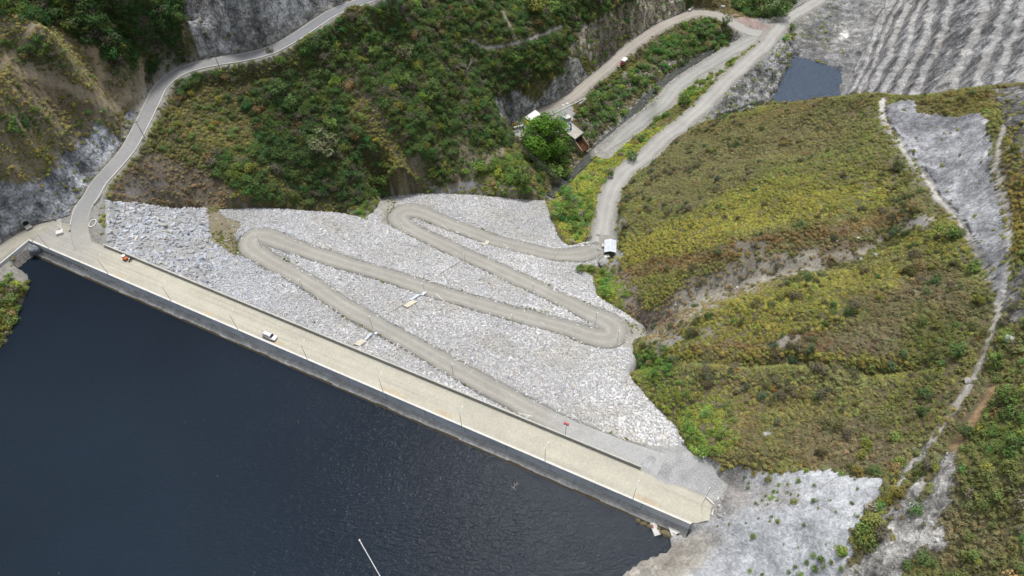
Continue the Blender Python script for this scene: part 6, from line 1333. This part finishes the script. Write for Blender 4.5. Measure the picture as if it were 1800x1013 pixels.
def plant(name, u, v, rpx, kd, label, cat, group=None, hk=1.0, trunk=True, mesh=None, flat=.85):
    P0 = hit(u, v); rm = rpx*np.linalg.norm(P0-CAM)/FPX*1.12; up = rm*(.85*hk if trunk else .45); P, g = solve_px(u, v, up)
    t = empty(name, (P[0], P[1], g), random.random()*6, label, cat, group)
    c_ = bpy.data.objects.new('crown' if trunk else 'foliage', mesh or random.choice(CR[kd])); COL.objects.link(c_); c_.parent = t; c_.location = (0,0,up); c_.scale = (rm, rm, rm*flat)
    q = bpy.data.objects.new('trunk' if trunk else 'stem', TRK); COL.objects.link(q); q.parent = t; q.location = (0,0,up); q.scale = (rm, rm, max(up/1.6*1.1, .3) if trunk else rm*.35); return t
LM = [('the asphalt road bend',300,130),('the grey cliff',440,70),('the top end of the asphalt road',640,30),('the grey dead tree',822,120),('the hillside water channel',905,85),('the white roofed shed',936,205),('the concrete gate tower',1010,235),('the small red truck',1096,107),('the gravel road junction',1300,60),('the long white barrier',1252,11),('the zinc roofed hut',1072,431),('the lower left hairpin',700,380),('the right hairpin',1085,585),('the upper left corner',40,40),('the brown dirt trail on the left',170,160),('the gravel pad',1230,840),('the white shotcrete slope',1400,860),('the ridge path fork',1755,550),('the orange earth trail',1715,730),('the grey rock chute',1640,900),('the dry gully',1350,480),('the bare brown patch above the dam',300,325),('the riverbed below the gate tower',1050,262),('the left shore of the reservoir',20,560),('the middle of the forested slope',740,180),('the pale gully of the forested slope',700,270)]
TREES = [(740,55,17,'bright green'),(668,42,9,'bright green'),(620,77,15,'green'),(713,70,14,'green'),(683,83,14,'dark green'),(760,153,18,'dark green'),(660,107,11,'green'),(717,107,16,'grey green'),(767,197,16,'green'),(800,67,16,'green'),(780,43,18,'green'),(943,27,22,'yellow green'),(973,37,14,'green'),(963,73,17,'dark green'),(887,100,15,'green'),(910,113,14,'green'),(850,110,14,'dark green'),(873,233,13,'green'),(910,177,11,'bright green'),(840,297,12,'bright green'),(667,320,15,'green'),(820,313,7,'bright green'),(733,207,15,'dark green'),(707,140,15,'green'),(777,173,13,'grey green'),(1047,182,14,'green'),(1057,168,10,'green'),(1080,207,9,'dark green'),(1097,197,7,'bright green'),(1123,143,12,'green'),(1157,158,9,'green'),(1110,273,11,'dark green'),(1070,303,9,'green'),(1127,242,8,'dark green'),(920,307,18,'green'),(997,262,13,'dark green'),(990,288,14,'green'),(975,300,17,'green'),(950,290,15,'dark green'),(985,275,16,'green'),(995,302,12,'bright green'),(940,275,14,'dark green'),
 (513,190,15,'dark green'),(493,177,16,'dark green'),(575,272,24,'grey green'),(580,217,13,'green'),(547,247,12,'dark green'),(450,317,12,'yellow green'),(220,40,19,'bright green'),(190,47,12,'green'),(100,20,18,'green'),(117,77,15,'green'),(267,90,14,'dark green'),(273,117,8,'bright green'),(40,217,16,'dark green'),(20,243,13,'dark green'),(93,193,7,'bright green'),(317,83,9,'green'),(477,97,6,'grey green'),(60,15,15,'dark green'),(150,20,14,'dark green'),(275,30,15,'dark green'),(160,75,14,'green'),
 (1372,8,20,'dark green'),(1335,8,18,'green'),(1300,5,13,'green'),(1213,70,13,'green'),(1257,80,8,'green'),(1233,58,12,'dark green'),(1273,55,9,'dark green'),(1205,174,11,'green'),(1393,47,7,'green'),
 (983,375,13,'green'),(1013,403,10,'green'),(1010,375,12,'bright green'),(1020,471,9,'green'),(1067,515,10,'bright green'),(1127,637,11,'dark green'),(1040,471,8,'bright green'),
 (1667,405,15,'green'),(1713,468,13,'green'),(1720,528,11,'yellow green'),(1687,615,15,'dark green'),(1750,638,14,'green'),(1523,782,10,'yellow green'),(1543,826,10,'dark green'),(1627,692,13,'dark green'),(1623,725,12,'dark green'),(1643,822,9,'yellow green'),(1233,795,11,'bright green'),(1210,735,9,'green'),(1700,760,14,'dark green'),(1770,700,18,'green'),(1790,780,18,'dark green'),(1740,860,15,'green'),(1788,900,16,'green'),(1480,968,9,'bright green'),
 (20,590,13,'green'),(28,545,12,'yellow green'),(12,525,11,'green'),(40,512,8,'bright green')]
used = {}
info = []
for (u, v, r_, kd) in TREES:
    lm = min(LM, key=lambda L_: math.hypot(L_[1]-u, L_[2]-v)); dx_, dy_ = u-lm[1], v-lm[2]
    rel = ('to the right of' if dx_ > 0 else 'to the left of') if abs(dx_) > abs(dy_) else ('below' if dy_ > 0 else 'above')
    size = 'large' if r_ >= 16 else ('small' if r_ <= 9 else 'mid sized'); info.append([size, kd, rel, lm[0], math.hypot(dx_, dy_)])
cnt = {}
for q in info: cnt.setdefault(tuple(q[:4]), []).append(q[4])
for (u, v, r_, kd), q in zip(TREES, info):
    L_ = sorted(cnt[tuple(q[:4])]); k_ = L_.index(q[4]); extra_ = '' if len(L_) == 1 else (', the closest one' if k_ == 0 else ', the %s closest' % ORD[k_])
    plant('broadleaf_tree', u, v, r_, kd, '%s %s tree %s %s%s' % (q[0], kd, q[2], q[3], extra_), 'tree', 'trees on the valley slopes')
big_me = crown_mesh(12000, 901, 46, .032, .40, .46, .17); big_me.materials.append(M_GREAT)
plant('great_tree', 958, 238, 41, 'bright green', 'very large dense bright green tree between the shed and the gate tower', 'tree', mesh=big_me, flat=1.0)
# dead trees
def dead_tree(u, v, h, label, seed):
    r = random.Random(seed); P = hit(u, v); t = empty('dead_tree', P, r.random()*6, label, 'dead tree'); m = MB(); m.tube((0,0,-.5), (.3,.1,h*.6), .26, .15, 7); m.build('trunk', M_DEAD, t)
    for k_ in range(9):
        z = h*(.28+.35*k_/9); a = r.random()*6.28; l_ = h*(.25+.25*r.random()); e_ = (.2+l_*math.cos(a)*.8, l_*math.sin(a)*.8, z+l_*.7); m = MB(); m.tube((.2,.05,z), e_, .1, .05, 5)
        for q in range(2): a2 = a+r.uniform(-1,1); s_ = tuple(c0+(e0-c0)*.6 for c0, e0 in zip((.2,.05,z), e_)); m.tube(s_, (s_[0]+l_*.4*math.cos(a2), s_[1]+l_*.4*math.sin(a2), s_[2]+l_*.4), .06, .025, 4)
        m.build('branch', M_DEAD, t)
dead_tree(822, 140, 13, 'tall leafless grey tree on the forested slope below the water channel', 1); dead_tree(848, 158, 8, 'smaller leafless grey tree right of the tall bare one', 2); dead_tree(212, 12, 9, 'thin leafless tree in the dark forest at the top left', 3)
# shrubs on the shotcrete
SHR = [(330,495,5),(350,520,4),(345,550,6),(455,505,9),(465,468,7),(510,530,5),(555,530,5),(612,512,7),(697,538,5),(908,503,4),(925,552,4),(480,568,5),(500,570,4),(438,590,4),(468,602,8),(502,610,5),(552,575,4),(572,582,4),(610,588,4),(422,614,4),(388,632,5),(450,635,3),(590,622,9),(700,618,8),(777,612,4),(893,628,5),(715,655,4),(807,673,3),(920,695,6),(470,700,4),(500,725,6),(460,725,3),(400,710,3),(640,745,5),(375,803,7),(245,737,4),(185,750,3),(335,735,3),(757,843,3),(610,860,2.5),(535,845,2.5),(835,878,14),(690,905,7),(655,940,6),(735,938,12),(595,965,5),(355,988,5),(560,992,5),(840,975,6),(420,1005,5),(835,475,7),(655,460,6),(700,975,9),(785,940,6),(620,1003,9)]
for x_, y_, r_ in SHR:
    u, v = 1200+x_/3, 675+y_/3; rp_ = r_/3*2.3
    if r_ >= 11: lb, gp = ('big round bright green bush low on the white slope' if r_ == 14 else 'wide olive bush left of the big round bush on the white slope'), None
    else: lb, gp = ('small green shrub growing out of the white shotcrete slope', 'small shrubs on the white slope')
    plant('shrub', u, v, rp_, random.choice(['green', 'green', 'bright green', 'yellow green']), lb, 'shrub', gp, trunk=False, flat=.75)
# ------------------------------------------------------------------ light, sky, camera
W = bpy.data.worlds.new('World'); S.world = W; W.use_nodes = True; nt = W.node_tree; bg = nt.nodes['Background']
sk = nt.nodes.new('ShaderNodeTexSky'); sk.sky_type = 'NISHITA'; sk.sun_disc = False; SE, SR = R(69), R(10)
sk.sun_elevation = SE; sk.sun_rotation = SR; sk.air_density = 1.2; sk.dust_density = 4.0; sk.ozone_density = 1.0
hs = nt.nodes.new('ShaderNodeHueSaturation'); hs.inputs['Saturation'].default_value = .45; nt.links.new(sk.outputs[0], hs.inputs['Color']); nt.links.new(hs.outputs[0], bg.inputs[0]); bg.inputs[1].default_value = .15
sl = bpy.data.lights.new('sun', 'SUN'); sl.energy = 2.7; sl.angle = R(8); sl.color = (1, .975, .94)
so = bpy.data.objects.new('sun', sl); COL.objects.link(so); dv = Vector((math.cos(SE)*math.sin(SR), math.cos(SE)*math.cos(SR), math.sin(SE)))
so.rotation_euler = (-dv).to_track_quat('-Z', 'Y').to_euler(); so.location = (0, 0, 400)
cd_ = bpy.data.cameras.new('camera'); cam = bpy.data.objects.new('camera', cd_); COL.objects.link(cam); S.camera = cam
cd_.sensor_width = 36; cd_.lens = 36*FPX/1800; cd_.clip_end = 6000; cd_.clip_start = 1
Mx = Matrix(((Rt[0], -Dn[0], -Fv[0], 0), (Rt[1], -Dn[1], -Fv[1], 0), (Rt[2], -Dn[2], -Fv[2], CH), (0, 0, 0, 1))); cam.matrix_world = Mx
S.view_settings.view_transform = 'Standard'; S.view_settings.look = 'None'; S.view_settings.exposure = 0; S.view_settings.gamma = 1
S.render.engine = 'CYCLES'; S.cycles.max_bounces = 4; S.cycles.diffuse_bounces = 2; S.cycles.glossy_bounces = 2; S.cycles.transmission_bounces = 2; S.cycles.sample_clamp_indirect = 4
